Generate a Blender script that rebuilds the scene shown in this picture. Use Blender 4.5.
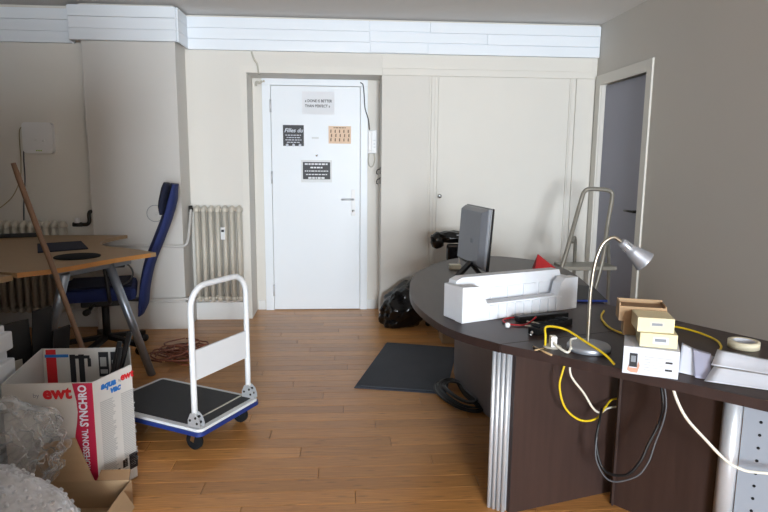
import bpy, bmesh, math, random
from mathutils import Vector, Matrix, Quaternion, noise

random.seed(7)
for o in list(bpy.data.objects):
    bpy.data.objects.remove(o)
scene = bpy.context.scene
C = scene.collection
R = math.radians

# ------------------------------------------------------------------ camera
cam_data = bpy.data.cameras.new('camera')
cam_data.lens = 605 / 768 * 36
cam_data.sensor_width = 36
cam_data.clip_start = 0.05
cam = bpy.data.objects.new('camera', cam_data)
C.objects.link(cam)
def camera_matrix(loc, pitch, yaw, roll):
    fw = Vector((math.sin(yaw) * math.cos(pitch), math.cos(yaw) * math.cos(pitch), -math.sin(pitch)))
    rt = Vector((math.cos(yaw), -math.sin(yaw), 0))
    up = rt.cross(fw)
    r2 = rt * math.cos(roll) + up * math.sin(roll)
    u2 = up * math.cos(roll) - rt * math.sin(roll)
    m = Matrix((r2, u2, -fw)).transposed().to_4x4()
    m.translation = loc
    return m
cam.matrix_world = camera_matrix(Vector((0, 0, 1.372)), R(8.786), R(4.007), R(0.501))
scene.camera = cam

# ------------------------------------------------------------------ light
world = bpy.data.worlds.new('world')
scene.world = world
world.use_nodes = True
bg = world.node_tree.nodes['Background']
bg.inputs['Color'].default_value = (0.72, 0.83, 1.0, 1)
bg.inputs['Strength'].default_value = 1.5

def area_light(name, loc, rot, sx, sy, power, color):
    l = bpy.data.lights.new(name, 'AREA')
    l.shape = 'RECTANGLE'; l.size = sx; l.size_y = sy
    l.energy = power; l.color = color
    o = bpy.data.objects.new(name, l)
    o.location = loc; o.rotation_euler = rot
    C.objects.link(o)
    return o
# daylight entering through the shop window behind the viewer
area_light('window_daylight', (0.95, -6.42, 1.40), (R(90), 0, 0), 1.5, 2.1, 900, (0.86, 0.935, 1.0))

vs = scene.view_settings
vs.view_transform = 'Standard'
vs.look = 'None'
vs.gamma = 1
vs.use_curve_mapping = False
vs.exposure = 0.0

# ------------------------------------------------------------------ materials
def lin(c):
    return tuple(((v / 255) / 12.92 if v / 255 <= 0.04045 else ((v / 255 + 0.055) / 1.055) ** 2.4) for v in c) + (1,)
MATS = {}
def mat(name, col, rough=0.5, metal=0.0, var=0.08, scale=6.0, stretch=(1, 1, 1), bump=0.0, bscale=60.0,
        rand=0.0, coat=0.0, spec=0.5, col2=None, alpha=1.0, trans=0.0, emit=0.0, detail=3.0):
    m = bpy.data.materials.new(name)
    m.use_nodes = True
    nt = m.node_tree
    N, L = nt.nodes, nt.links
    p = N['Principled BSDF']
    p.inputs['Roughness'].default_value = rough
    p.inputs['Metallic'].default_value = metal
    p.inputs['Specular IOR Level'].default_value = spec
    p.inputs['Coat Weight'].default_value = coat
    p.inputs['Coat Roughness'].default_value = 0.15
    p.inputs['Alpha'].default_value = alpha
    p.inputs['Transmission Weight'].default_value = trans
    tc = N.new('ShaderNodeTexCoord')
    mp = N.new('ShaderNodeMapping')
    mp.inputs['Scale'].default_value = stretch
    L.new(tc.outputs['Object'], mp.inputs['Vector'])
    nz = N.new('ShaderNodeTexNoise')
    nz.inputs['Scale'].default_value = scale
    nz.inputs['Detail'].default_value = detail
    L.new(mp.outputs['Vector'], nz.inputs['Vector'])
    mx = N.new('ShaderNodeMix'); mx.data_type = 'RGBA'
    a = lin(col)
    if col2 is None:
        lo = tuple(v * (1 - var) for v in a[:3]) + (1,)
        hi = tuple(min(1, v * (1 + var)) for v in a[:3]) + (1,)
    else:
        lo, hi = a, lin(col2)
    mx.inputs['A'].default_value = lo
    mx.inputs['B'].default_value = hi
    L.new(nz.outputs['Fac'], mx.inputs['Factor'])
    out = mx.outputs['Result']
    if rand > 0:
        oi = N.new('ShaderNodeObjectInfo')
        off = N.new('ShaderNodeVectorMath'); off.operation = 'ADD'
        sc = N.new('ShaderNodeVectorMath'); sc.operation = 'SCALE'
        sc.inputs['Scale'].default_value = 31.0
        cx = N.new('ShaderNodeCombineXYZ')
        for k in ('X', 'Y', 'Z'):
            L.new(oi.outputs['Random'], cx.inputs[k])
        L.new(cx.outputs[0], sc.inputs[0])
        L.new(mp.outputs['Vector'], off.inputs[0]); L.new(sc.outputs[0], off.inputs[1])
        L.new(off.outputs[0], nz.inputs['Vector'])
        hs = N.new('ShaderNodeHueSaturation')
        mr = N.new('ShaderNodeMapRange')
        mr.inputs['To Min'].default_value = 1 - rand
        mr.inputs['To Max'].default_value = 1 + rand
        L.new(oi.outputs['Random'], mr.inputs['Value'])
        L.new(mr.outputs['Result'], hs.inputs['Value'])
        L.new(out, hs.inputs['Color'])
        out = hs.outputs['Color']
    if name == 'bamboo':
        vo = N.new('ShaderNodeTexVoronoi'); vo.inputs['Scale'].default_value = 1.0
        m2 = N.new('ShaderNodeMapping'); m2.inputs['Scale'].default_value = (7, 30, 1)
        L.new(off.outputs[0] if rand > 0 else mp.outputs['Vector'], m2.inputs['Vector'])
        src = N.new('ShaderNodeVectorMath'); src.operation = 'ADD'
        L.new(tc.outputs['Object'], src.inputs[0]); L.new(sc.outputs[0], src.inputs[1]); L.new(src.outputs[0], m2.inputs['Vector'])
        L.new(m2.outputs['Vector'], vo.inputs['Vector'])
        r2 = N.new('ShaderNodeMapRange'); r2.inputs['From Min'].default_value = 0.06; r2.inputs['From Max'].default_value = 0.22
        r2.inputs['To Min'].default_value = 0.62; r2.inputs['To Max'].default_value = 1.0
        L.new(vo.outputs['Distance'], r2.inputs['Value'])
        ml = N.new('ShaderNodeVectorMath'); ml.operation = 'SCALE'
        L.new(out, ml.inputs[0]); L.new(r2.outputs['Result'], ml.inputs['Scale'])
        out = ml.outputs[0]
    L.new(out, p.inputs['Base Color'])
    if bump > 0:
        nb = N.new('ShaderNodeTexNoise'); nb.inputs['Scale'].default_value = bscale
        nb.inputs['Detail'].default_value = 4
        L.new(mp.outputs['Vector'], nb.inputs['Vector'])
        b = N.new('ShaderNodeBump'); b.inputs['Strength'].default_value = bump
        b.inputs['Distance'].default_value = 0.01
        L.new(nb.outputs['Fac'], b.inputs['Height'])
        L.new(b.outputs['Normal'], p.inputs['Normal'])
    MATS[name] = m
    return m

mat('wall_paint', (225, 222, 215), 0.75, var=0.03, scale=1.3, bump=0.05, bscale=45)
mat('pillar_paint', (214, 212, 208), 0.75, var=0.05, scale=1.6, bump=0.06, bscale=35)
mat('right_wall_paint', (208, 203, 195), 0.75, var=0.03, scale=1.2, bump=0.05, bscale=45)
mat('ceiling_paint', (226, 224, 221), 0.8, var=0.04, scale=1.0)
mat('rear_paint', (112, 106, 98), 0.8, var=0.04, scale=1.0)
mat('white_trim', (236, 243, 250), 0.45, var=0.03, scale=3, stretch=(.3, 1, 4), rand=0.02)
mat('cream_wood', (226, 223, 215), 0.55, var=0.03, scale=2)
mat('door_white', (234, 240, 246), 0.4, var=0.02, scale=1.5)
mat('jamb_white', (228, 230, 230), 0.45, var=0.03, scale=2)
mat('lilac_door', (150, 152, 168), 0.5, var=0.04, scale=1.5)
mat('bamboo', (140, 90, 44), 0.30, spec=0.4, col2=(222, 162, 96), scale=5, stretch=(1.6, 34, 8), rand=0.16, bump=0.03, bscale=30, detail=5)
mat('floor_gap', (62, 42, 26), 0.7)
mat('radiator_cream', (205, 199, 186), 0.45, var=0.05, scale=5)
mat('chrome', (200, 202, 205), 0.22, 1.0)
mat('alu', (206, 209, 214), 0.38, 0.45, var=0.03, scale=20)
mat('grey_steel', (150, 160, 172), 0.35, 0.75, var=0.06, scale=8)
mat('dark_metal', (52, 50, 48), 0.45, 0.6)
mat('black_plastic', (22, 22, 24), 0.45)
mat('black_gloss', (12, 12, 14), 0.12, bump=0.25, bscale=18)
mat('bag_black', (10, 10, 11), 0.2, bump=0.6, bscale=22)
mat('black_rubber', (24, 25, 28), 0.9, spec=0.2, var=0.25, scale=14, bump=0.25, bscale=160)
mat('mat_rubber', (60, 63, 70), 0.8, var=0.25, scale=6, bump=0.3, bscale=220)
mat('mat_edge', (46, 52, 66), 0.7, var=0.15, scale=10)
mat('trolley_black', (36, 38, 43), 0.6, var=0.2, scale=9, bump=0.15, bscale=200)
mat('trolley_white', (226, 230, 234), 0.35, var=0.03)
mat('trolley_blue', (28, 50, 120), 0.5, var=0.1)
mat('white_plastic', (236, 237, 238), 0.4, var=0.02)
mat('pale_plastic', (214, 218, 220), 0.4, var=0.02)
mat('beech', (156, 128, 94), 0.45, col2=(178, 148, 112), scale=4, stretch=(1, 10, 4), detail=5)
mat('beech_edge', (190, 134, 74), 0.45, var=0.12, scale=12)
mat('stick_wood', (132, 104, 82), 0.6, var=0.2, scale=8, stretch=(4, 4, .4))
mat('blue_fabric', (26, 42, 98), 0.8, var=0.15, scale=20, bump=0.2, bscale=260)
mat('blue_dark_fabric', (22, 28, 52), 0.85, var=0.2, scale=20, bump=0.2, bscale=260)
mat('wenge', (44, 31, 28), 0.4, col2=(66, 49, 44), scale=5, stretch=(8, 8, .6), detail=6)
mat('wenge_top', (48, 36, 34), 0.40, spec=0.3, col2=(66, 52, 49), scale=4, stretch=(9, 1, 1), detail=6)
mat('wenge_edge', (48, 34, 31), 0.4, var=0.15, scale=20)
mat('modesty_grey', (140, 137, 142), 0.45, 0.2, var=0.08, scale=6)
mat('screen_grey', (150, 157, 168), 0.5, 0.1, var=0.03)
mat('hole_dark', (14, 14, 16), 0.9)
mat('foam_white', (222, 226, 232), 0.85, var=0.02, scale=40, bump=0.12, bscale=320)
mat('monitor_back', (134, 137, 144), 0.38, 0.3, var=0.05)
mat('monitor_black', (20, 20, 23), 0.25)
mat('kraft', (166, 138, 106), 0.8, var=0.08, scale=9, stretch=(1, 1, 6))
mat('kraft_dark', (138, 108, 78), 0.8, var=0.1, scale=9)
mat('cream_card', (218, 208, 172), 0.7, var=0.04, scale=9)
mat('card_white', (208, 213, 224), 0.55, var=0.03, scale=7)
mat('card_print', (204, 203, 200), 0.5, var=0.06, scale=9, bump=0.08, bscale=14)
mat('print_red', (176, 24, 62), 0.5, var=0.06)
mat('print_bright_red', (208, 34, 44), 0.5, var=0.05)
mat('print_blue', (36, 112, 190), 0.5, var=0.05)
mat('print_dark', (34, 36, 42), 0.5, var=0.2)
mat('print_grey', (172, 174, 174), 0.6, var=0.08, scale=120)
mat('print_mid', (124, 130, 138), 0.6, var=0.1, scale=60)
mat('paper', (214, 219, 230), 0.7, var=0.03, scale=6)
mat('notice_paper', (232, 235, 240), 0.7, var=0.02, scale=6)
mat('paper_lilac', (170, 172, 194), 0.7, var=0.03, scale=6)
mat('paper_peach', (236, 208, 182), 0.7, var=0.06, scale=30)
mat('tape_cream', (224, 216, 190), 0.4, var=0.03)
mat('yellow_cable', (222, 190, 30), 0.45, var=0.05)
mat('red_cable', (178, 24, 34), 0.45, var=0.05)
mat('white_cable', (226, 222, 208), 0.45, var=0.03)
mat('black_cable', (18, 18, 20), 0.5)
mat('grey_cable', (86, 88, 92), 0.5, var=0.2)
mat('brown_cable', (120, 66, 46), 0.55, var=0.3, scale=9)
mat('orange_cable', (196, 84, 40), 0.5, var=0.1)
mat('beige_cable', (170, 156, 122), 0.55, var=0.1)
mat('lamp_silver', (168, 172, 180), 0.42, 0.6, var=0.04)
mat('lamp_stem', (170, 164, 150), 0.3, 0.9, var=0.04)
mat('ladder_metal', (150, 146, 136), 0.45, 0.5, var=0.15, scale=12)
mat('red_fabric', (176, 22, 26), 0.7, var=0.1)
mat('tan_tool', (176, 150, 112), 0.5, var=0.1)
mat('skin_tone', (196, 150, 128), 0.6, var=0.05)
mat('label_grey', (196, 192, 180), 0.6, var=0.05)
mat('led_green', (150, 190, 40), 0.4, var=0.05)
mat('tray_black', (16, 17, 20), 0.55, var=0.1)

def plastic_film(name, tint, transp, rough, bscale, strength, voronoi=False):
    m = bpy.data.materials.new(name); m.use_nodes = True
    nt = m.node_tree; N, L = nt.nodes, nt.links
    p = N['Principled BSDF']
    p.inputs['Base Color'].default_value = lin(tint)
    p.inputs['Roughness'].default_value = rough
    p.inputs['Specular IOR Level'].default_value = 0.9
    tr = N.new('ShaderNodeBsdfTransparent')
    mixs = N.new('ShaderNodeMixShader')
    tc = N.new('ShaderNodeTexCoord')
    nz = N.new('ShaderNodeTexNoise'); nz.inputs['Scale'].default_value = 7; nz.inputs['Detail'].default_value = 5
    L.new(tc.outputs['Object'], nz.inputs['Vector'])
    mr = N.new('ShaderNodeMapRange')
    mr.inputs['From Min'].default_value = 0.35; mr.inputs['From Max'].default_value = 0.65
    mr.inputs['To Min'].default_value = 1 - transp - 0.15; mr.inputs['To Max'].default_value = 1 - transp + 0.2
    L.new(nz.outputs['Fac'], mr.inputs['Value'])
    lw = N.new('ShaderNodeLayerWeight'); lw.inputs['Blend'].default_value = 0.35
    ad = N.new('ShaderNodeMath'); ad.operation = 'MULTIPLY_ADD'; ad.use_clamp = True
    ad.inputs[1].default_value = 0.75
    L.new(lw.outputs['Facing'], ad.inputs[0]); L.new(mr.outputs['Result'], ad.inputs[2])
    L.new(ad.outputs[0], mixs.inputs['Fac'])
    L.new(tr.outputs[0], mixs.inputs[1]); L.new(p.outputs[0], mixs.inputs[2])
    L.new(mixs.outputs[0], N['Material Output'].inputs['Surface'])
    b = N.new('ShaderNodeBump'); b.inputs['Strength'].default_value = strength; b.inputs['Distance'].default_value = 0.01
    if voronoi:
        t = N.new('ShaderNodeTexVoronoi'); t.inputs['Scale'].default_value = bscale
        L.new(tc.outputs['Object'], t.inputs['Vector']); L.new(t.outputs['Distance'], b.inputs['Height'])
    else:
        t = N.new('ShaderNodeTexNoise'); t.inputs['Scale'].default_value = bscale; t.inputs['Detail'].default_value = 3
        L.new(tc.outputs['Object'], t.inputs['Vector']); L.new(t.outputs['Fac'], b.inputs['Height'])
    L.new(b.outputs['Normal'], p.inputs['Normal'])
    MATS[name] = m
plastic_film('clear_film', (206, 212, 216), 0.92, 0.06, 10, 0.35)
plastic_film('bubble_film', (226, 231, 238), 0.5, 0.15, 75, 0.4, True)

# ------------------------------------------------------------------ mesh helpers
def BM():
    return bmesh.new()
def box(bm, x0, y0, z0, x1, y1, z1, bev=0.0, M=None):
    r = bmesh.ops.create_cube(bm, size=1)
    vs_ = r['verts']
    for v in vs_:
        v.co = Vector((x0 + (v.co.x + .5) * (x1 - x0), y0 + (v.co.y + .5) * (y1 - y0), z0 + (v.co.z + .5) * (z1 - z0)))
    if bev > 0:
        es = list({e for v in vs_ for e in v.link_edges})
        q = bmesh.ops.bevel(bm, geom=es, offset=bev, segments=2, affect='EDGES', profile=0.6)
        vs_ = list({v for f in q['faces'] for v in f.verts} | {v for v in vs_ if v.is_valid})
    if M is not None:
        for v in vs_:
            v.co = M @ v.co
    return bm
def prism(bm, pts, z0, z1, M=None):
    """polygon in xy extruded along z"""
    a = [bm.verts.new((x, y, z0)) for x, y in pts]
    b = [bm.verts.new((x, y, z1)) for x, y in pts]
    n = len(pts)
    bm.faces.new(list(reversed(a))); bm.faces.new(b)
    for i in range(n):
        bm.faces.new((a[i], a[(i + 1) % n], b[(i + 1) % n], b[i]))
    if M is not None:
        for v in a + b:
            v.co = M @ v.co
    return bm
def catmull(pts, n=8, closed=False):
    P = [Vector(p) for p in pts]
    if len(P) < 3:
        return P
    out = []
    m = len(P)
    rng = range(m) if closed else range(m - 1)
    for i in rng:
        p0 = P[(i - 1) % m] if closed or i > 0 else P[0] * 2 - P[1]
        p1 = P[i]; p2 = P[(i + 1) % m]
        p3 = P[(i + 2) % m] if closed or i + 2 < m else P[-1] * 2 - P[-2]
        for k in range(n):
            t = k / n
            out.append(0.5 * ((2 * p1) + (p2 - p0) * t + (2 * p0 - 5 * p1 + 4 * p2 - p3) * t * t + (3 * p1 - p0 - 3 * p2 + p3) * t ** 3))
    if not closed:
        out.append(P[-1])
    return out
def tube(bm, pts, r, seg=8, smooth=0, closed=False, radii=None, flat=None):
    P = catmull(pts, smooth, closed) if smooth else [Vector(p) for p in pts]
    n = len(P)
    if callable(r):
        rad = [r(i / (n - 1)) for i in range(n)]
    else:
        rad = [r] * n
    T = []
    for i in range(n):
        a = P[(i - 1) % n] if closed or i > 0 else P[i]
        b = P[(i + 1) % n] if closed or i < n - 1 else P[i]
        t = (b - a)
        T.append(t.normalized() if t.length > 1e-9 else Vector((0, 0, 1)))
    u = T[0].orthogonal().normalized()
    rings = []
    for i in range(n):
        u = (u - T[i] * u.dot(T[i]))
        u = u.normalized() if u.length > 1e-6 else T[i].orthogonal().normalized()
        w = T[i].cross(u)
        rings.append([bm.verts.new(P[i] + (u * math.cos(2 * math.pi * k / seg) + w * math.sin(2 * math.pi * k / seg)) * rad[i]) for k in range(seg)])
    for i in range(n if closed else n - 1):
        A, B = rings[i], rings[(i + 1) % n]
        for k in range(seg):
            f = bm.faces.new((A[k], A[(k + 1) % seg], B[(k + 1) % seg], B[k]))
            f.smooth = True
    if not closed:
        bm.faces.new(list(reversed(rings[0]))); bm.faces.new(rings[-1])
    return bm
def lathe(bm, prof, center=(0, 0, 0), axis=(0, 0, 1), seg=24):
    """prof = list of (radius, height) along axis"""
    q = Vector((0, 0, 1)).rotation_difference(Vector(axis).normalized())
    c = Vector(center)
    rings = []
    for r, h in prof:
        if r < 1e-6:
            rings.append([bm.verts.new(c + q @ Vector((0, 0, h)))])
        else:
            rings.append([bm.verts.new(c + q @ Vector((r * math.cos(2 * math.pi * k / seg), r * math.sin(2 * math.pi * k / seg), h))) for k in range(seg)])
    for A, B in zip(rings[:-1], rings[1:]):
        for k in range(seg):
            k2 = (k + 1) % seg
            if len(A) == 1 and len(B) == 1:
                continue
            if len(A) == 1:
                f = bm.faces.new((A[0], B[k], B[k2]))
            elif len(B) == 1:
                f = bm.faces.new((A[k], A[k2], B[0]))
            else:
                f = bm.faces.new((A[k], A[k2], B[k2], B[k]))
            f.smooth = True
    return bm
def cyl(bm, p0, p1, r0, r1=None, seg=16):
    p0, p1 = Vector(p0), Vector(p1)
    r1 = r0 if r1 is None else r1
    h = (p1 - p0).length
    return lathe(bm, [(0, 0), (r0, 0), (r1, h), (0, h)], p0, p1 - p0, seg)
def bar(bm, p0, p1, w, d, up=(0, 0, 1)):
    """rectangular bar between two points"""
    p0, p1 = Vector(p0), Vector(p1)
    t = (p1 - p0).normalized(); upv = Vector(up)
    if abs(t.dot(upv)) > 0.99:
        upv = Vector((0, 1, 0))
    s = t.cross(upv).normalized(); n = s.cross(t)
    a = [bm.verts.new(p0 + s * w / 2 * i + n * d / 2 * j) for i, j in ((-1, -1), (1, -1), (1, 1), (-1, 1))]
    b = [bm.verts.new(p1 + s * w / 2 * i + n * d / 2 * j) for i, j in ((-1, -1), (1, -1), (1, 1), (-1, 1))]
    bm.faces.new(list(reversed(a))); bm.faces.new(b)
    for i in range(4):
        bm.faces.new((a[i], a[(i + 1) % 4], b[(i + 1) % 4], b[i]))
    return bm
def slab(bm, quad, thick):
    """thin panel from four corners (in order), thickness along the normal"""
    q = [Vector(p) for p in quad]
    n = (q[1] - q[0]).cross(q[3] - q[0]).normalized() * thick
    a = [bm.verts.new(p) for p in q]; b = [bm.verts.new(p + n) for p in q]
    bm.faces.new(list(reversed(a))); bm.faces.new(b)
    for i in range(4):
        bm.faces.new((a[i], a[(i + 1) % 4], b[(i + 1) % 4], b[i]))
    return bm

ROOTM = {}
def thing(name, label, cat, loc=(0, 0, 0), rotz=0.0, group=None, kind=None):
    o = bpy.data.objects.new(name, None)
    o.empty_display_size = 0.05
    C.objects.link(o)
    o.location = loc; o.rotation_euler = (0, 0, rotz)
    if label: o['label'] = label
    if cat: o['category'] = cat
    if group: o['group'] = group
    if kind: o['kind'] = kind
    ROOTM[o.name] = Matrix.Translation(Vector(loc)) @ Matrix.Rotation(rotz, 4, 'Z')
    return o
def root_of(o):
    while o.parent is not None:
        o = o.parent
    return o
def obj(name, bm, m, parent=None, local=False, label=None, smooth=False):
    """link bm as one mesh object; geometry is given in world metres unless local"""
    bmesh.ops.recalc_face_normals(bm, faces=bm.faces[:])
    if parent is not None:
        if not local:
            bm.transform(ROOTM[root_of(parent).name].inverted())
        loc = None
    else:
        xs = [v.co.x for v in bm.verts]; ys = [v.co.y for v in bm.verts]; zs = [v.co.z for v in bm.verts]
        loc = Vector(((min(xs) + max(xs)) / 2, (min(ys) + max(ys)) / 2, min(zs)))
        bm.transform(Matrix.Translation(-loc))
    if smooth:
        for f in bm.faces: f.smooth = True
    me = bpy.data.meshes.new(name)
    bm.to_mesh(me); bm.free()
    ms = m if isinstance(m, (list, tuple)) else [m]
    for k in ms:
        me.materials.append(MATS[k])
    o = bpy.data.objects.new(name, me)
    C.objects.link(o)
    if parent is not None:
        o.parent = parent
    else:
        o.location = loc
        ROOTM[o.name] = Matrix.Translation(loc)
    if label: o['label'] = label
    return o
def tag(o, label, cat, group=None):
    o['label'] = label; o['category'] = cat
    if group: o['group'] = group
    return o
def struct(o, label=None, cat=None):
    o['kind'] = 'structure'
    if label: o['label'] = label
    if cat: o['category'] = cat
    return o
def text_bm(s, size, M, depth=0.0004, align='CENTER', sx=1.0, bold=0.0, shear=0.0):
    cu = bpy.data.curves.new('lettering', 'FONT')
    cu.body = s; cu.size = size; cu.align_x = align; cu.align_y = 'CENTER'
    cu.extrude = depth; cu.offset = bold; cu.shear = shear; cu.resolution_u = 3
    o = bpy.data.objects.new('lettering_source', cu)
    C.objects.link(o)
    dg = bpy.context.evaluated_depsgraph_get()
    me = bpy.data.meshes.new_from_object(o.evaluated_get(dg))
    bm = BM(); bm.from_mesh(me)
    bpy.data.objects.remove(o); bpy.data.curves.remove(cu); bpy.data.meshes.remove(me)
    bm.transform(M @ Matrix.Diagonal((sx, 1, 1, 1)))
    return bm
def merge(dst, src):
    me = bpy.data.meshes.new('tmp'); src.to_mesh(me); src.free()
    dst.from_mesh(me); bpy.data.meshes.remove(me)
    return dst
def frame_m(origin, xdir, ydir):
    x = Vector(xdir).normalized(); y = Vector(ydir); y = (y - x * y.dot(x)).normalized()
    z = x.cross(y)
    m = Matrix((x, y, z)).transposed().to_4x4(); m.translation = Vector(origin)
    return m

# ================================================================== SETTING
CEIL = 2.545
XL, XR, YR, YW = -3.5, 2.20, -6.5, 5.27      # left wall, right wall, rear wall, back wall plane
# ---- floor: slab with bamboo planks
bm = BM(); box(bm, XL, YR, -0.12, XR, 5.62, -0.012)
floor = struct(obj('floor', bm, 'floor_gap'), 'glossy brown bamboo plank floor of the room', 'floor')
PW, PL = 0.1005, 1.18
def plank_bm(bm, x0, x1, y0, y1, dz=0.0):
    g, c = 0.0008, 0.0018
    a = [(x0 + g, y0 + g), (x1 - g, y0 + g), (x1 - g, y1 - g), (x0 + g, y1 - g)]
    b = [(x0 + g + c, y0 + g + c), (x1 - g - c, y0 + g + c), (x1 - g - c, y1 - g - c), (x0 + g + c, y1 - g - c)]
    lo = [bm.verts.new((x, y, -0.012)) for x, y in a]
    mi = [bm.verts.new((x, y, -0.0018 + dz)) for x, y in a]
    hi = [bm.verts.new((x, y, 0.0 + dz)) for x, y in b]
    for A, B in ((lo, mi), (mi, hi)):
        for i in range(4):
            bm.faces.new((A[i], A[(i + 1) % 4], B[(i + 1) % 4], B[i]))
    bm.faces.new(hi)
far_bm = BM()
y = 5.60
row = 0
shared = {}
while y > YR + 0.01:
    y0 = max(y - PW, YR)
    off = (row * 0.437 % 1.0) * PL + random.uniform(-.06, .06)
    x = XL - off
    while x < XR:
        a, b = max(x, XL), min(x + PL, XR)
        if b - a > 0.04:
            reach = 0.18 + 0.62 * max(y, 0)
            visible = y > 2.0 and a < reach + 0.45 and b > -reach - 0.25
            if visible:
                key = (round(b - a, 3), round(y - y0, 4))
                if key in shared:
                    o = bpy.data.objects.new('plank', shared[key]); C.objects.link(o)
                else:
                    pb = BM(); plank_bm(pb, 0, b - a, 0, y - y0)
                    o = obj('plank', pb, 'bamboo', floor, local=True); shared[key] = o.data
                o.parent = floor
                o.location = Vector((a, y0, 0)) - floor.location
            else:
                plank_bm(far_bm, a, b, y0, y)
        x += PL
    y -= PW; row += 1
o = obj('plank_field', far_bm, 'bamboo', floor); o['kind'] = 'stuff'

# ---- ceiling
bm = BM(); box(bm, XL - .1, YR - .1, CEIL, XR + .1, 5.8, CEIL + 0.1)
struct(obj('ceiling', bm, 'ceiling_paint'), 'plain grey painted ceiling', 'ceiling')
# ---- back wall: niche wall at left, pillar, main wall with door recess
bm = BM()
box(bm, XL, 5.07, -0.1, -1.99, 5.8, CEIL)                      # niche behind the left desk
box(bm, -1.99, 5.27, -0.1, -0.79, 5.8, CEIL)                   # radiator bay
box(bm, -0.79, YW, 2.10, 0.34, 5.8, CEIL)                      # over the door recess
box(bm, -0.79, 5.60, -0.1, 0.34, 5.8, 2.10)                    # back of the recess
box(bm, 0.34, YW, -0.1, XR, 5.8, CEIL)                         # cupboard side
wall_back = struct(obj('wall_back', bm, 'wall_paint'), 'cream back wall with a door recess and wall cupboard', 'wall')
bm = BM(); box(bm, -1.99, 4.965, 0.0, -1.285, 5.27, CEIL, 0.006)
pillar = struct(obj('wall_pillar', bm, 'pillar_paint'), 'grey-white square pillar between the two radiators', 'wall')
# round blanked outlet drawn on the pillar
bm = BM(); lathe(bm, [(0.0, .003), (0.05, .004), (0.062, .001), (.064, 0)], (-1.495, 4.966, 0.952), (0, -1, 0), 32)
lathe(bm, [(0.0, .008), (0.012, .007), (.014, .003)], (-1.485, 4.966, 0.948), (0, -1, 0), 16)
oc = obj('wall_outlet_cover', bm, 'pillar_paint', pillar)
bm = BM(); tube(bm, [(-1.495 + .066 * math.cos(R(15 * k)), 4.963, .952 + .066 * math.sin(R(15 * k))) for k in range(24)], .0022, 6, closed=True)
obj('cover_ring', bm, 'print_mid', oc)
# ---- side walls
bm = BM()
box(bm, XR, YR, -0.1, XR + 0.12, 4.36, CEIL)
box(bm, XR, 4.36, 2.045, XR + 0.12, 5.16, CEIL)
box(bm, XR, 5.16, -0.1, XR + 0.12, 5.8, CEIL)
box(bm, XR + 0.07, 4.36, -0.1, XR + 0.12, 5.16, 2.045)
struct(obj('wall_right', bm, 'right_wall_paint'), 'bare grey-beige right wall', 'wall')
bm = BM(); box(bm, XL - 0.12, YR, -0.1, XL, 5.8, CEIL)
struct(obj('wall_left', bm, 'rear_paint'), 'plain left wall outside the view', 'wall')
WX0, WX1, WZ0, WZ1 = 0.18, 1.72, 0.30, 2.48
bm = BM()
box(bm, XL, YR - .15, -0.1, WX0, YR, CEIL); box(bm, WX1, YR - .15, -0.1, XR, YR, CEIL)
box(bm, WX0, YR - .15, -0.1, WX1, YR, WZ0); box(bm, WX0, YR - .15, WZ1, WX1, YR, CEIL)
struct(obj('wall_rear', bm, 'rear_paint'), 'wall with the daylight window behind the viewer', 'wall')
bm = BM()
for xx in (WX0, (WX0 + WX1) / 2 - .025, WX1 - .05):
    box(bm, xx, YR - .12, WZ0, xx + .05, YR - .06, WZ1)
for zz in (WZ0, WZ1 - .05):
    box(bm, WX0 + .05, YR - .12, zz, WX1 - .05, YR - .06, zz + .05)
struct(obj('window_1', bm, 'jamb_white'), 'white framed window behind the viewer', 'window')

bm = BM(); box(bm, -0.80, YR, 0.0, -0.69, 1.15, 2.02, .004)  # out-of-view partition added to block window light from the left desk and niche
struct(obj('wall_shade_partition', bm, 'rear_paint'), 'added unseen partition beside the viewer, shading the left desk area', 'wall')

# ---- plank trims under the ceiling
def board_trim(name, label, backing, boards):
    b = BM(); box(b, *backing)
    t = struct(obj(name, b, 'white_trim'), label, 'trim')
    for q in boards:
        b = BM(); box(b, *q, 0.0025)
        obj('board', b, 'white_trim', t)
    return t
rows = [(2.272, 2.352), (2.357, 2.438), (2.443, 2.522)]
bs = []
for i, (a, b) in enumerate(rows):
    cuts = [[-1.255, .236, .72, 2.195], [-1.255, .232, 1.22, 2.192], [-1.255, .230, .735, 2.197]][i]
    for k in range(len(cuts) - 1):
        dy = random.uniform(0, .006)
        bs.append((cuts[k] + .002, 5.222 + dy, a + (.004 if k == 1 else 0), cuts[k + 1] - .002, 5.236, b))
        # fine upper bead of each board
        bs.append((cuts[k] + .002, 5.228 + dy, b + .0005, cuts[k + 1] - .002, 5.236, b + .0048))
board_trim('trim_1', 'three white ceiling boards across the back wall above the door', (-1.258, 5.236, 2.274, 2.198, 5.27, 2.522), bs)
bs = []
for i, (a, b) in enumerate(rows):
    dy = (0, .004, .002)[i]
    bs.append((-2.055, 4.915 + dy, a, -1.262, 4.935, b + .003))
    bs.append((-1.259, 4.937, a, -1.247, 5.218, b + .003))
    bs.append((-2.068, 4.937, a, -2.057, 5.03, b + .003))
board_trim('trim_2', 'three white ceiling boards wrapped around the pillar top', (-2.056, 4.936, 2.274, -1.26, 4.964, 2.522), bs)
bs = []
for i, (a, b) in enumerate(rows):
    bs.append((XL, 5.026 + (0, .003, .001)[i], a - .006, -2.07, 5.042, b - .004))
board_trim('trim_3', 'three white ceiling boards left of the pillar', (XL, 5.043, 2.268, -2.07, 5.07, 2.516), bs)

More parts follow.
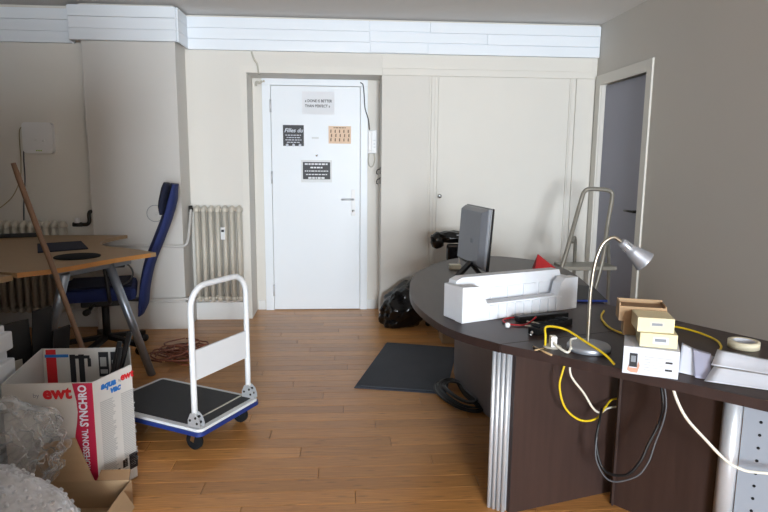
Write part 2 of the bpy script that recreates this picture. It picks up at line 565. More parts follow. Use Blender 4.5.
# ---- flat casing round the recess and along the cupboards
bm = BM()
box(bm, -0.845, 5.262, 0.0, -0.79, 5.27, 2.10, .001)
box(bm, -0.845, 5.262, 2.10, 0.335, 5.27, 2.156, .001)
struct(obj('trim_4', bm, 'cream_wood'), 'flat cream casing around the door recess', 'trim')
bm = BM()
box(bm, 0.339, 5.255, 2.10, 2.178, 5.27, 2.156, .002)
box(bm, 0.339, 5.263, 2.158, 2.150, 5.27, 2.268, .001)
struct(obj('trim_5', bm, 'cream_wood'), 'cream head board above the wall cupboard', 'trim')
# ---- wall cupboard
bm = BM()
box(bm, 0.822, 5.258, 0.09, 1.952, 5.27, 2.092, .002)
d2 = struct(obj('door_2', bm, 'cream_wood'), 'wide cream wall cupboard door behind the monitor', 'door')
bm = BM(); lathe(bm, [(0, .034), (.012, .033), (.019, .026), (.019, .02), (.009, .012), (.009, 0)], (0.848, 5.258, 1.087), (0, -1, 0), 20)
obj('knob', bm, 'chrome', d2)
bm = BM()
for x0, x1, yy in ((.745, .760, 5.262), (.763, .790, 5.254), (.793, .812, 5.262)):
    box(bm, x0, yy, 0.0, x1, 5.27, 2.098, .001)
for x0, x1, yy in ((1.965, 1.978, 5.258), (1.982, 2.012, 5.264), (2.02, 2.172, 5.252)):
    box(bm, x0, yy, 0.0, x1, 5.27, 2.098, .001)
struct(obj('trim_6', bm, 'cream_wood'), 'cream upright mouldings beside the wall cupboard door', 'trim')
# ---- baseboards
bm = BM()
box(bm, -0.775, 5.588, 0, -0.715, 5.60, 0.088, .002); box(bm, .235, 5.588, 0, .325, 5.60, .088, .002)
box(bm, 0.335, 5.255, 0, .74, 5.27, .10, .002)
struct(obj('baseboard_back', bm, 'jamb_white'), 'low white baseboard beside the entrance door', 'baseboard')
bm = BM(); box(bm, -1.99, 4.945, 0, -1.268, 4.965, .225, .004); box(bm, -1.285, 4.965, 0, -1.268, 5.25, .225, .004)
struct(obj('baseboard_pillar', bm, 'pillar_paint'), 'tall painted baseboard around the pillar foot', 'baseboard')
bm = BM(); box(bm, -1.266, 5.235, 0, -.85, 5.27, .155, .004)
struct(obj('baseboard_radiator', bm, 'jamb_white'), 'white baseboard under the tall radiator', 'baseboard')
bm = BM(); box(bm, XL, 5.04, 0, -1.99, 5.07, .14, .004)
struct(obj('baseboard_left', bm, 'jamb_white'), 'white baseboard under the low radiator', 'baseboard')

# ---- entrance door
bm = BM(); box(bm, -0.628, 5.572, 0.008, 0.163, 5.598, 2.035, .002)
d1 = struct(obj('door_1', bm, 'door_white'), 'white entrance door with notices taped to it', 'door')
bm = BM()
box(bm, -0.706, 5.566, 0, -0.632, 5.6, 2.04, .003); box(bm, 0.167, 5.566, 0, 0.232, 5.6, 2.04, .003)
box(bm, -0.706, 5.566, 2.04, 0.232, 5.6, 2.098, .003)
obj('door_frame', bm, 'door_white', d1)
for zz in (1.86, 1.23, .19):
    bm = BM(); cyl(bm, (-.632, 5.566, zz - .055), (-.632, 5.566, zz + .055), .009, seg=10)
    obj('hinge', bm, 'alu', d1)
bm = BM(); box(bm, .085, 5.563, .885, .122, 5.572, 1.125, .004)
hp = obj('handle_plate', bm, 'white_plastic', d1)
bm = BM(); cyl(bm, (.103, 5.565, 1.035), (.103, 5.535, 1.035), .009, seg=10); tube(bm, [(.103, 5.535, 1.035), (.05, 5.532, 1.036), (-.005, 5.534, 1.034)], .008, 8)
obj('door_lever', bm, 'alu', hp)
bm = BM(); cyl(bm, (.103, 5.563, .93), (.103, 5.556, .93), .012, seg=12)
obj('lock_cylinder', bm, 'chrome', hp)
# ---- door in the right wall
bm = BM(); box(bm, XR + .035, 4.372, .008, XR + .069, 5.148, 2.03, .002)
d3 = struct(obj('door_3', bm, 'lilac_door'), 'lilac-grey door in the right wall beside the ladder', 'door')
bm = BM()
box(bm, XR - .014, 4.285, 0, XR + .0, 4.365, 2.12, .002); box(bm, XR - .014, 5.155, 0, XR, 5.25, 2.12, .002)
box(bm, XR - .014, 4.365, 2.035, XR, 5.155, 2.12, .002)
box(bm, XR, 4.36, 0, XR + .069, 4.371, 2.04); box(bm, XR, 5.149, 0, XR + .069, 5.16, 2.04)
obj('door_frame', bm, 'cream_wood', d3)
bm = BM(); cyl(bm, (XR + .035, 4.43, 1.02), (XR - .012, 4.43, 1.02), .011, seg=10); tube(bm, [(XR - .012, 4.43, 1.02), (XR - .016, 4.50, 1.02), (XR - .012, 4.56, 1.02)], .009, 8)
obj('door_lever', bm, 'dark_metal', d3)

# ================================================================== THINGS ON THE DOOR AND WALLS
FX = frame_m((0, 0, 0), (1, 0, 0), (0, 0, 1))     # text facing the viewer (towards -Y)
def wall_text(s, size, x, y, z, **k):
    m = FX.copy(); m.translation = Vector((x, y, z)); return text_bm(s, size, m, **k)
def notice(name, label, x0, z0, x1, z1, m, y=5.5715, border=None):
    bm = BM(); box(bm, x0, y - .0015, z0, x1, y, z1)
    t = tag(obj(name, bm, m), label, 'notice', 'notices on the entrance door')
    if border:
        bm = BM(); box(bm, x0 + border[0], y - .0022, z0 + border[1], x1 - border[0], y - .0016, z1 - border[2])
        obj('printed_panel', bm, border[3], t)
    return t
def word_bars(bm, x0, x1, z, h, y, rnd):
    x = x0
    while x < x1 - .006:
        w = min(rnd.uniform(.010, .030), x1 - x)
        box(bm, x, y - .0004, z - h / 2, x + w, y + .0004, z + h / 2)
        x += w + .006
    return bm
nr = random.Random(3)
t = notice('paper_notice', 'white printed motto sheet taped highest on the entrance door', -.353, 1.792, -.066, 1.99, 'notice_paper')
obj('lettering', wall_text('« DONE IS BETTER', .033, -.208, 5.5693, 1.908, sx=.88, bold=.0006), 'print_dark', t)
obj('lettering', wall_text('THAN PERFECT »', .033, -.216, 5.5693, 1.864, sx=.88, bold=.0006), 'print_dark', t)
t = notice('paper_notice', 'black square notice with white script on the entrance door', -.526, 1.512, -.341, 1.696, 'print_dark')
obj('lettering', wall_text('Filles du', .050, -.433, 5.5693, 1.648, shear=.3, bold=.001), 'paper', t)
bm = BM()
for k in range(4):
    word_bars(bm, -.505 + .012 * (k % 2), -.362 - .012 * (k % 2), 1.607 - .021 * k, .007, 5.5693, nr)
for k in range(3):
    bmt = BM(); cyl(bmt, (-.49 + .057 * k, 5.5697, 1.519), (-.49 + .057 * k, 5.5691, 1.519), .013, seg=10); merge(bm, bmt)
o = obj('fine_print', bm, 'paper', t); o['kind'] = 'stuff'
t = notice('paper_notice', 'peach notice of small figures on the entrance door', -.12, 1.537, .082, 1.692, 'paper_peach')
bm = word_bars(BM(), -.075, .035, 1.677, .008, 5.5693, nr)
for r_ in range(3):
    for c_ in range(5):
        b2 = BM(); xx = -.098 + .039 * c_ + (.006 if r_ % 2 else 0); zz = 1.644 - .038 * r_
        box(b2, xx - .006, 5.5692, zz - .011, xx + .004, 5.5698, zz + .009); cyl(b2, (xx, 5.5698, zz + .012), (xx, 5.5692, zz + .012), .005, seg=8)
        merge(bm, b2)
o = obj('fine_print', bm, 'stick_wood', t); o['kind'] = 'stuff'
t = notice('paper_notice', 'black notice on white sheet lowest on the entrance door', -.369, 1.188, -.09, 1.388, 'pale_plastic', border=(.016, .028, .018, 'print_dark'))
bm = BM()
for k, (hw_, hh) in enumerate(((.105, .014), (.055, .013), (.105, .009), (.095, .009), (.075, .016))):
    word_bars(bm, -.23 - hw_, -.23 + hw_, 1.352 - .031 * k, hh, 5.5688, nr)
o = obj('fine_print', bm, 'notice_paper', t); o['kind'] = 'stuff'
bm = BM(); box(bm, -.27, 5.566, 1.577, -.208, 5.5715, 1.592, .002)
tag(obj('adhesive_strip', bm, 'pale_plastic'), 'small grey strip stuck mid door between the notices', 'strip')
bm = BM(); lathe(bm, [(0, .012), (.008, .011), (.011, 0)], (-.228, 5.5715, 1.43), (0, -1, 0), 14)
tag(obj('door_peephole', bm, 'chrome'), 'tiny round peephole in the entrance door', 'peephole')

t = thing('intercom_handset', 'white wall intercom handset right of the entrance door', 'intercom', (.272, 5.6, 1.33))
bm = BM(); box(bm, .228, 5.565, 1.452, .318, 5.60, 1.662, .008); ib = obj('body', bm, 'white_plastic', t)
bm = BM(); box(bm, .235, 5.545, 1.47, .272, 5.566, 1.655, .008); obj('handset', bm, 'white_plastic', t)
for k in range(3):
    bm = BM(); box(bm, .285, 5.561, 1.50 + .03 * k, .303, 5.566, 1.515 + .03 * k, .001); obj('button', bm, 'pale_plastic', ib)
bm = BM(); tube(bm, [(.245, 5.585, 1.455), (.240, 5.58, 1.38), (.255, 5.58, 1.335), (.282, 5.58, 1.34), (.298, 5.58, 1.39), (.292, 5.585, 1.455)], .005, 6, 6)
obj('cord', bm, 'label_grey', t)
bm = BM(); tube(bm, [(.165, 5.56, 2.075), (.19, 5.56, 2.05), (.20, 5.56, 1.95), (.208, 5.556, 1.85), (.238, 5.558, 1.75), (.25, 5.575, 1.66)], .005, 6, 6)
tag(obj('intercom_wire', bm, 'grey_cable'), 'thin grey wire dropping from the door head to the intercom', 'wire')
t = thing('coat_hook', 'small dark metal hooks on the right side of the door recess', 'hook', (.34, 5.40, 1.19))
for zz in (1.30, 1.215):
    bm = BM(); box(bm, .334, 5.385, zz - .03, .34, 5.41, zz + .03, .002); tube(bm, [(.334, 5.398, zz + .015), (.312, 5.398, zz + .005), (.305, 5.398, zz - .022), (.318, 5.398, zz - .032)], .0045, 6, 5)
    obj('hook', bm, 'dark_metal', t)
bm = BM(); tube(bm, [(-.70, 5.555, 2.07), (-.72, 5.55, 2.055), (-.745, 5.54, 2.06), (-.752, 5.53, 2.03)], .011, 8, 5); cyl(bm, (-.685, 5.566, 2.07), (-.685, 5.545, 2.07), .009, seg=8)
tag(obj('door_chime', bm, 'label_grey'), 'small bent grey fitting at the top left of the door frame', 'fitting')
bm = BM(); tube(bm, [(-.745, 5.266, 2.268), (-.725, 5.263, 2.21), (-.70, 5.258, 2.17), (-.69, 5.255, 2.10), (-.69, 5.30, 2.092)], .008, 6, 6)
tag(obj('ceiling_wire', bm, 'label_grey'), 'painted wire running from the ceiling boards to the door recess', 'wire')

# wall router
t = thing('wall_router', 'white rounded router box on the left wall above the radiator', 'router', (-2.39, 5.07, 1.409))
bm = BM()
rc = [(-2.475 + .03 * math.cos(a) + sx, 1.45 + .03 * math.sin(a) + sz) for sx, sz, a0 in ((.17, .18, 0), (0, .18, 90), (0, 0, 180), (.17, 0, 270)) for a in [R(a0 + 15 * k) for k in range(7)]]
prism(bm, [(x, z) for x, z in rc], -5.07, -5.02, Matrix(((1, 0, 0, 0), (0, 0, -1, 0), (0, 1, 0, 0), (0, 0, 0, 1))))
rb = obj('body', bm, 'white_plastic', t)
bm = BM()
for k in range(3):
    box(bm, -2.405 + .016 * k, 5.0175, 1.437, -2.395 + .016 * k, 5.0205, 1.445)
obj('status_light', bm, 'led_green', rb)
for xx in (-2.405, -2.345):
    bm = lathe(BM(), [(0, .004), (.010, .003), (.012, 0)], (xx, 5.02, 1.52), (0, -1, 0), 12)
    obj('button', bm, 'white_plastic', rb)
bm = BM(); tube(bm, [(-2.46, 5.06, 1.46), (-2.51, 5.055, 1.45), (-2.525, 5.06, 1.38), (-2.53, 5.06, 1.2), (-2.555, 5.06, 1.0), (-2.56, 5.05, .86)], .005, 6, 6)
tag(obj('router_cable', bm, 'grey_cable'), 'dark grey cable hanging straight down from the router', 'cable')
bm = BM(); tube(bm, [(-2.47, 5.06, 1.62), (-2.540, 5.06, 1.6), (-2.548, 5.06, 1.35), (-2.572, 5.06, 1.2), (-2.65, 5.06, 1.06), (-2.80, 5.06, .95), (-2.95, 5.06, .9)], .004, 6, 6)
tag(obj('router_cable', bm, 'beige_cable'), 'beige cable slanting left from the router to the wall edge', 'cable')

# ================================================================== RADIATORS
def radiator(t, x0, n, pitch, z0, z1, yf, yb, m):
    for k in range(n):
        x = x0 + pitch * (k + .5)
        bm = BM()
        r = pitch * .34
        ym = (yf + yb) / 2
        for yy in (yf + r, yb - r):
            tube(bm, [(x, yy, z0 + .03), (x, yy, z1 - .03)], r, 8)
        for zz in (z0, z1):
            s = 1 if zz == z0 else -1
            tube(bm, [(x, yf + r, zz + s * .045), (x, yf + r * 1.2, zz + s * .022), (x, ym, zz + s * .014), (x, yb - r * 1.2, zz + s * .022), (x, yb - r, zz + s * .045)], r * 1.12, 8, 3)
            cyl(bm, (x - pitch * .5, ym, zz + s * .028), (x + pitch * .5, ym, zz + s * .028), .017, seg=8)
        obj('column', bm, m, t)
t = thing('column_radiator', 'tall cream column radiator left of the entrance door', 'radiator', (-1.045, 5.19, .16))
radiator(t, -1.245, 7, .0580, .18, .995, 5.13, 5.235, 'radiator_cream')
bm = BM(); tube(bm, [(-1.245, 5.18, .972), (-1.28, 5.18, .972)], .011, 8); cyl(bm, (-1.268, 5.18, .95), (-1.268, 5.18, 1.0), .016, seg=10)
obj('valve', bm, 'dark_metal', t)
bm = BM(); tube(bm, [(-.84, 5.18, .205), (-.82, 5.18, .205), (-.82, 5.18, .23)], .012, 8)
obj('valve', bm, 'alu', t)
bm = BM(); box(bm, -1.015, 5.112, .72, -.978, 5.130, .825, .004); hm = obj('heat_meter', bm, 'white_plastic', t)
bm = BM(); box(bm, -1.008, 5.110, .785, -.985, 5.1125, .805); obj('display', bm, 'print_dark', hm)
t = thing('column_radiator', 'low cream column radiator behind the light wooden desk', 'radiator', (-2.5, 4.97, .13))
radiator(t, -2.97, 13, .0600, .15, .885, 4.915, 5.015, 'radiator_cream')
bm = BM(); cyl(bm, (-2.14, 4.965, .862), (-2.07, 4.965, .862), .018, seg=10); obj('valve', bm, 'dark_metal', t)
bm = BM(); cyl(bm, (-2.105, 4.965, .875), (-2.105, 4.965, .915), .022, .018, seg=12); obj('valve_knob', bm, 'white_plastic', t)
bm = BM(); tube(bm, [(-2.07, 4.965, .862), (-2.03, 4.965, .865), (-2.012, 4.965, .89), (-2.012, 4.965, .945), (-2.0, 4.965, .965), (-1.99, 5.0, .965)], .015, 8, 5); obj('supply_pipe', bm, 'dark_metal', t)
bm = BM()
tube(bm, [(-1.90, 4.935, .70), (-1.6, 4.935, .695), (-1.32, 4.935, .69), (-1.262, 4.94, .70), (-1.245, 4.96, .74), (-1.245, 5.0, .80), (-1.255, 5.1, .9), (-1.262, 5.16, .965)], .011, 8, 6)
tag(obj('heating_pipe', bm, 'pillar_paint'), 'painted heating pipe bending up to the tall radiator valve', 'pipe')
bm = BM()
tube(bm, [(-1.95, 4.93, .255), (-1.6, 4.93, .25), (-1.30, 4.93, .255), (-1.235, 4.97, .25), (-1.225, 5.15, .20), (-1.0, 5.22, .165), (-.84, 5.2, .185)], .011, 8, 6)
tag(obj('heating_pipe', bm, 'pillar_paint'), 'low painted heating pipe running above the pillar baseboard', 'pipe')

# ================================================================== RIGHT RECEPTION DESK
DZ = 0.72
def smooth_poly(pts, n=5):
    return [(p.x, p.y) for p in catmull([(x, y, 0) for x, y in pts], n)]
t = thing('reception_desk', 'large dark brown reception desk with a rounded end', 'desk', (1.0, 2.6, 0))
curve = smooth_poly([(.575, 2.102), (.442, 2.28), (.375, 2.5), (.339, 2.825), (.365, 3.184), (.431, 3.509), (.519, 3.713), (.651, 3.942), (.801, 4.11), (.95, 4.19), (1.15, 4.16), (1.34, 3.95), (1.40, 3.6), (1.33, 3.1), (1.24, 2.72)]) + [(1.435, 2.37)]
bm = BM(); prism(bm, curve, DZ - .032, DZ)
round_top = obj('rounded_top', bm, 'wenge_top', t)
straight = [(.5775, 2.0985), (.746, 1.956), (.894, 1.817), (1.046, 1.676), (1.191, 1.537), (1.65, 1.08), (2.0, 1.5), (1.6, 2.1), (1.437, 2.3665)]
bm = BM(); prism(bm, straight, DZ - .032, DZ)
obj('straight_top', bm, 'wenge_top', t)
def edge_band(poly, closed=False):
    b = BM()
    for i in range(len(poly) - 1):
        p, q = Vector((*poly[i], 0)), Vector((*poly[i + 1], 0))
        d = (q - p).normalized(); n = Vector((d.y, -d.x, 0)) * .0015
        a = [b.verts.new(v) for v in (p - d * .0005, q + d * .0005, q + n + d * .0005, p + n - d * .0005)]
        c = [b.verts.new(v.co + Vector((0, 0, .0335))) for v in a]
        for v in a + c: v.co.z += DZ - .033
        b.faces.new(a[::-1]); b.faces.new(c)
        for k in range(4):
            b.faces.new((a[k], a[(k + 1) % 4], c[(k + 1) % 4], c[k]))
    return b
obj('edge_band', edge_band(curve[:-12][::-1]), 'wenge_edge', round_top)
# end panel with aluminium ribbed upright
bm = BM(); slab(bm, [(.652, 2.20, .0), (1.136, 2.34, .0), (1.136, 2.34, DZ - .033), (.652, 2.20, DZ - .033)], .026)
obj('side_panel', bm, 'wenge', t)
u = Vector((.484, .14, 0)).normalized()
lg = BM(); slab(lg, [(.588, 2.242, 0), (.650, 2.196, 0), (.650, 2.196, DZ - .033), (.588, 2.242, DZ - .033)], -.03)
leg = obj('upright', lg, 'alu', t)
for k in range(4):
    f = (k + .5) / 4
    p = Vector((.588, 2.242, 0)).lerp(Vector((.650, 2.196, 0)), f) + Vector((-.006, -.008, 0))
    bm = BM(); cyl(bm, p, p + Vector((0, 0, DZ - .034)), .0085, seg=10)
    obj('rib', bm, 'alu', leg)
# second panel, corner post and perforated screen
pA, pB = Vector((1.112, 2.245, 0)), Vector((1.365, 1.935, 0))
bm = BM(); slab(bm, [pA, pB, pB + Vector((0, 0, DZ - .033)), pA + Vector((0, 0, DZ - .033))], .025)
obj('side_panel', bm, 'wenge', t)
bm = BM(); slab(bm, [pA + Vector((-.008, -.008, 0)), pA + Vector((.0, -.012, 0)), pA + Vector((.0, -.012, DZ - .033)), pA + Vector((-.008, -.008, DZ - .033))], .03)
obj('panel_edging', bm, 'wenge_edge', t)
bm = BM(); tube(bm, [pA + Vector((-.004, -.008, .006)), pB + Vector((-.004, -.008, .006))], .006, 6)
obj('floor_rail', bm, 'grey_steel', t)
bm = BM(); cyl(bm, (1.345, 1.895, 0), (1.345, 1.895, DZ - .033), .031, seg=20)
obj('post', bm, 'alu', t)
pC, pD = Vector((1.375, 1.88, 0)), Vector((1.86, 1.50, 0))
bm = BM(); slab(bm, [pC, pD, pD + Vector((0, 0, DZ - .033)), pC + Vector((0, 0, DZ - .033))], .02)
scr = obj('perforated_screen', bm, 'screen_grey', t)
dCD = (pD - pC).normalized(); nCD = Vector((dCD.y, -dCD.x, 0))
for k in range(13):
    for c in range(2):
        p = pC + nCD * .02 + dCD * (.052 + .16 * c) + Vector((0, 0, .06 + .046 * k))
        bm = BM(); cyl(bm, p - nCD * .001, p + nCD * .0012, .0052, seg=10)
        obj('hole', bm, 'hole_dark', scr)
# curved modesty panel
mp = catmull([(.735, 3.80, 0), (.722, 3.62, 0), (.735, 3.38, 0), (.785, 3.13, 0), (.87, 2.80, 0), (.98, 2.50, 0), (1.06, 2.36, 0)], 6)
bm = BM()
ins = [p + Vector((.02, .004, 0)) for p in mp]
prism(bm, [(p.x, p.y) for p in mp] + [(p.x, p.y) for p in reversed(ins)], 0.004, DZ - .033)
obj('modesty_panel', bm, 'modesty_grey', t)
bm = BM(); lathe(bm, [(0, .004), (.026, .004), (.031, .003), (.033, 0)], (.757, 2.062, DZ), (0, 0, 1), 24)
obj('cable_grommet', bm, 'label_grey', t)

# ---- monitor seen from behind
t = thing('computer_monitor', 'grey and black monitor seen from the side on the rounded desk end', 'monitor', (.72, 3.38, DZ))
d = Vector((.055, -.42, 0)).normalized(); n = Vector((-d.y, d.x, 0)) * 1.0
upv = (Vector((0, 0, .35)) + n * .022).normalized()
MM = frame_m((.757, 3.41, .785), d, upv)     # local x along width, y up, z = x cross y
zdir = MM.to_3x3() @ Vector((0, 0, 1))
sgn = 1 if zdir.x < 0 else -1                # towards the back cover
def mbox(x0, y0, z0, x1, y1, z1, bev): return box(BM(), x0, y0, min(z0 * sgn, z1 * sgn), x1, y1, max(z0 * sgn, z1 * sgn), bev, MM)
obj('bezel', mbox(-.205, 0, -.018, .205, .345, 0, .003), 'monitor_black', t)
obj('screen', mbox(-.192, .016, -.0195, .192, .332, -.018, 0), 'black_gloss', t)
bm = BM()
lo = [(-.20, .004), (.20, .004), (.20, .341), (-.20, .341)]; hi = [(-.18, .03), (.16, .03), (.16, .318), (-.18, .318)]
rings = []
for f, zz in ((0, 0), (.15, .012), (.55, .026), (.85, .036), (1, .040)):
    rings.append([bm.verts.new(MM @ Vector((a[0] * (1 - f) + b[0] * f, a[1] * (1 - f) + b[1] * f, zz * sgn))) for a, b in zip(lo, hi)])
for A, B in zip(rings[:-1], rings[1:]):
    for k in range(4): bm.faces.new((A[k], A[(k + 1) % 4], B[(k + 1) % 4], B[k]))
bm.faces.new(rings[-1]); bm.faces.new(rings[0][::-1])
mb = obj('back_cover', bm, 'monitor_back', t)
for k in range(2):
    bm = mbox(.03 + .024 * k, .14, .040, .046 + .024 * k, .165, .042, .0); obj('maker_mark', bm, 'print_mid', mb)
bm = BM(); bar(bm, (.725, 3.33, .82), (.612, 3.245, DZ + .012), .03, .018); obj('stand_arm', bm, 'black_plastic', t)
bm = BM(); bar(bm, (.725, 3.38, .82), (.80, 3.40, DZ + .012), .03, .018); obj('stand_arm', bm, 'black_plastic', t)
bm = BM(); box(bm, .595, 3.20, DZ + .0005, .645, 3.27, DZ + .012, .003); box(bm, .77, 3.33, DZ + .0005, .85, 3.46, DZ + .012, .003); obj('foot', bm, 'black_plastic', t)
t = thing('card_holder', 'small white card holder on the desk beside the monitor stand', 'holder', (.70, 3.68, DZ))
bm = BM(); box(bm, .665, 3.645, DZ + .0005, .735, 3.70, DZ + .03, .004); obj('base', bm, 'tape_cream', t)
bm = BM(); box(bm, .725, 3.685, DZ + .03, .735, 3.70, DZ + .10, .002); obj('upright', bm, 'white_plastic', t)

# ---- moulded white foam packaging
fo = Vector((.490, 2.383, DZ + .001)); fx = Vector((math.cos(R(23.5)), math.sin(R(23.5)), 0)); fy = Vector((-fx.y, fx.x, 0))
FM = Matrix((fx, fy, Vector((0, 0, 1)))).transposed().to_4x4(); FM.translation = fo
L_, W_ = .632, .145
XZ = Matrix(((1, 0, 0, 0), (0, 0, 1, 0), (0, 1, 0, 0), (0, 0, 0, 1)))      # (x,z,y) -> xyz
bm = BM()
prism(bm, [(0, 0), (L_, 0), (L_, .145), (L_ - .075, .145), (L_ - .10, .125), (L_ - .115, .072), (.125, .072), (.10, .125), (.085, .147), (0, .150)], 0, .05, FM @ XZ)   # front wall with cut-out
prism(bm, [(.012, .001), (L_ - .012, .001), (L_ - .012, .12), (L_ - .03, .168), (.06, .172), (.03, .160), (.02, .12)], W_ - .055, W_, FM @ XZ)      # tall rear wall
box(bm, .01, .045, .001, L_ - .01, W_ - .05, .05, .003, FM)
box(bm, .001, .048, .0005, .05, W_ - .004, .146, .004, FM)
box(bm, L_ - .05, .048, .0005, L_ - .001, W_ - .004, .141, .004, FM)
for k in range(9):                                                     # raised ribs of the low front wall
    xx = .135 + k * .046
    box(bm, xx, -.006, .002, xx + .034, .004, .064, .002, FM)
for k in range(5):
    xx = .12 + k * .09
    box(bm, xx, W_ - .061, .05, xx + .07, W_ - .052, .118, .002, FM)
tag(obj('foam_packaging', bm, 'foam_white'), 'long moulded white foam packaging on the reception desk', 'packaging')

# ---- gooseneck desk lamp
t = thing('desk_lamp', 'silver gooseneck desk lamp with cone shade on the reception desk', 'lamp', (.873, 2.02, DZ))
bm = BM(); lathe(bm, [(0, 0), (.072, 0), (.075, .003), (.075, .016), (.071, .021), (.02, .024), (0, .024)], (.873, 2.02, DZ + .0005), (0, 0, 1), 36); obj('base', bm, 'lamp_silver', t)
bm = BM(); tube(bm, [(.869, 2.02, DZ + .02), (.868, 2.02, .85), (.868, 2.02, .938), (.876, 2.02, 1.026), (.893, 2.02, 1.085), (.914, 2.02, 1.113), (.942, 2.02, 1.122), (.972, 2.02, 1.102)], .0065, 10, 8); obj('gooseneck', bm, 'lamp_stem', t)
ax = Vector((1.060, 2.0, 1.028)) - Vector((.972, 2.02, 1.102))
bm = BM(); lathe(bm, [(0, -.006), (.012, -.006), (.0165, 0), (.018, .022), (.0205, .04), (.023, .043), (.024, .048), (.038, .098), (.0395, .102), (.038, .102), (.023, .050), (0, .046)], (.970, 2.02, 1.104), ax, 28); sh = obj('lamp_shade', bm, 'lamp_silver', t)
axn = ax.normalized()
for k in range(8):
    a = 2 * math.pi * k / 8
    q = Vector((0, 0, 1)).rotation_difference(axn)
    p = Vector((.970, 2.02, 1.104)) + q @ Vector((.0185 * math.cos(a), .0185 * math.sin(a), .012)); p2 = p + axn * .018 + (q @ Vector((.001 * math.cos(a), .001 * math.sin(a), 0)))
    bm = BM(); bar(bm, p, p2, .004, .002); obj('vent_slot', bm, 'dark_metal', sh)
bm = BM(); tube(bm, [(.800, 2.0, DZ + .016), (.785, 1.98, DZ + .006), (.772, 1.985, DZ + .008), (.752, 2.02, DZ + .02), (.753, 2.05, DZ + .03)], .0045, 8, 6); obj('power_cord', bm, 'white_cable', t)
bm = BM(); tube(bm, [(.845, 2.065, DZ + .03), (.818, 2.05, DZ + .028), (.797, 1.99, DZ + .014)], .004, 8, 6); obj('power_cord', bm, 'white_cable', t)
bm = BM(); box(bm, .742, 2.035, DZ + .005, .764, 2.062, DZ + .045, .004); obj('plug', bm, 'white_plastic', t)

# ---- boxes on the desk
def carton(name, label, cat, origin, ang, w, dp, h, m, group=None):
    t = thing(name, label, cat, origin, R(ang), group)
    b = box(BM(), 0, 0, 0, w, dp, h, .0015)
    return t, obj('carton_body', b, m, t, local=True)
PA = -26.4
def in_phone(x, y, z):
    v = Matrix.Rotation(R(PA), 3, 'Z') @ Vector((x, y, 0)); return (.884 + v.x, 1.782 + v.y, z)
t, b0 = carton('product_box', 'white product box printed with a hand holding a phone', 'box', (.884, 1.782, DZ + .0005), PA, .160, .215, .088, 'card_white')
LT = lambda x, z, y=-.0006: Matrix.Translation((x, y, z)) @ Matrix(((1, 0, 0, 0), (0, 0, -1, 0), (0, 1, 0, 0), (0, 0, 0, 1)))
bm = BM(); box(bm, .019, -.0012, .024, .042, 0, .068, .0); obj('printed_phone', bm, 'print_dark', t, local=True)
bm = BM(); prism(bm, [(.014, .012), (.024, .006), (.044, .006), (.050, .03), (.045, .045), (.041, .02), (.020, .021), (.017, .03)], 0, .0008, Matrix(((1, 0, 0, 0), (0, 0, -1, 0), (0, 1, 0, 0), (0, 0, 0, 1)))); obj('printed_hand', bm, 'skin_tone', t, local=True)
bm = BM(); box(bm, .0235, -.0016, .040, .0375, -.001, .060); obj('printed_screen', bm, 'print_mid', t, local=True)
for k in range(2):
    bm = BM(); box(bm, .122, -.0008, .022 + .024 * k, .142, 0, .028 + .024 * k); obj('printed_badge', bm, 'print_dark', t, local=True)
bm = BM()
for k in range(6):
    box(bm, .062, -.0008, .060 - .0085 * k, (.08 if k > 0 else .145), 0, .062 - .0085 * k)
for k in range(5):
    box(bm, .086, -.0008, .052 - .0085 * k, .116, 0, .0535 - .0085 * k)
o = obj('printed_lines', bm, 'print_grey', t, local=True); o['kind'] = 'stuff'
ZP = DZ + .0895
t, b0 = carton('small_box', 'lower cream labelled carton on the white product box', 'box', in_phone(.045, .012, ZP), PA + 6, .108, .11, .044, 'cream_card', 'cream cartons')
bm = BM(); box(bm, .038, -.0008, .012, .082, 0, .034); lb = obj('sticker', bm, 'paper', t, local=True)
bm = BM(); box(bm, .043, -.0013, .019, .076, -.0007, .029); obj('barcode', bm, 'print_mid', lb, local=True)
t, b0 = carton('small_box', 'upper cream carton with a barcode stacked beside brown boxes', 'box', in_phone(.035, .020, ZP + .0445), PA + 10, .108, .105, .046, 'cream_card', 'cream cartons')
bm = BM(); box(bm, .036, -.0008, .018, .078, 0, .034); lb = obj('sticker', bm, 'label_grey', t, local=True)
bm = BM(); box(bm, .042, -.0013, .022, .073, -.0007, .030); obj('barcode', bm, 'print_mid', lb, local=True)
t, b0 = carton('kraft_box', 'lower brown kraft box at the back of the product box', 'box', in_phone(-.006, .132, ZP), PA + 6, .128, .075, .048, 'kraft', 'kraft boxes')
t = thing('kraft_box', 'open topped brown kraft box on top of the box stack', 'box', in_phone(-.022, .125, ZP + .0485), R(PA + 8), 'kraft boxes')
b = BM(); box(b, 0, 0, 0, .146, .085, .004); box(b, 0, 0, .004, .146, .004, .05); box(b, 0, .081, .004, .146, .085, .06); box(b, 0, .004, .004, .004, .081, .06); box(b, .142, .004, .004, .146, .081, .055)
obj('carton_body', b, 'kraft', t, local=True)
b = BM(); box(b, .0045, .0045, .043, .1415, .0805, .047); obj('inner_flap', b, 'kraft_dark', t, local=True)

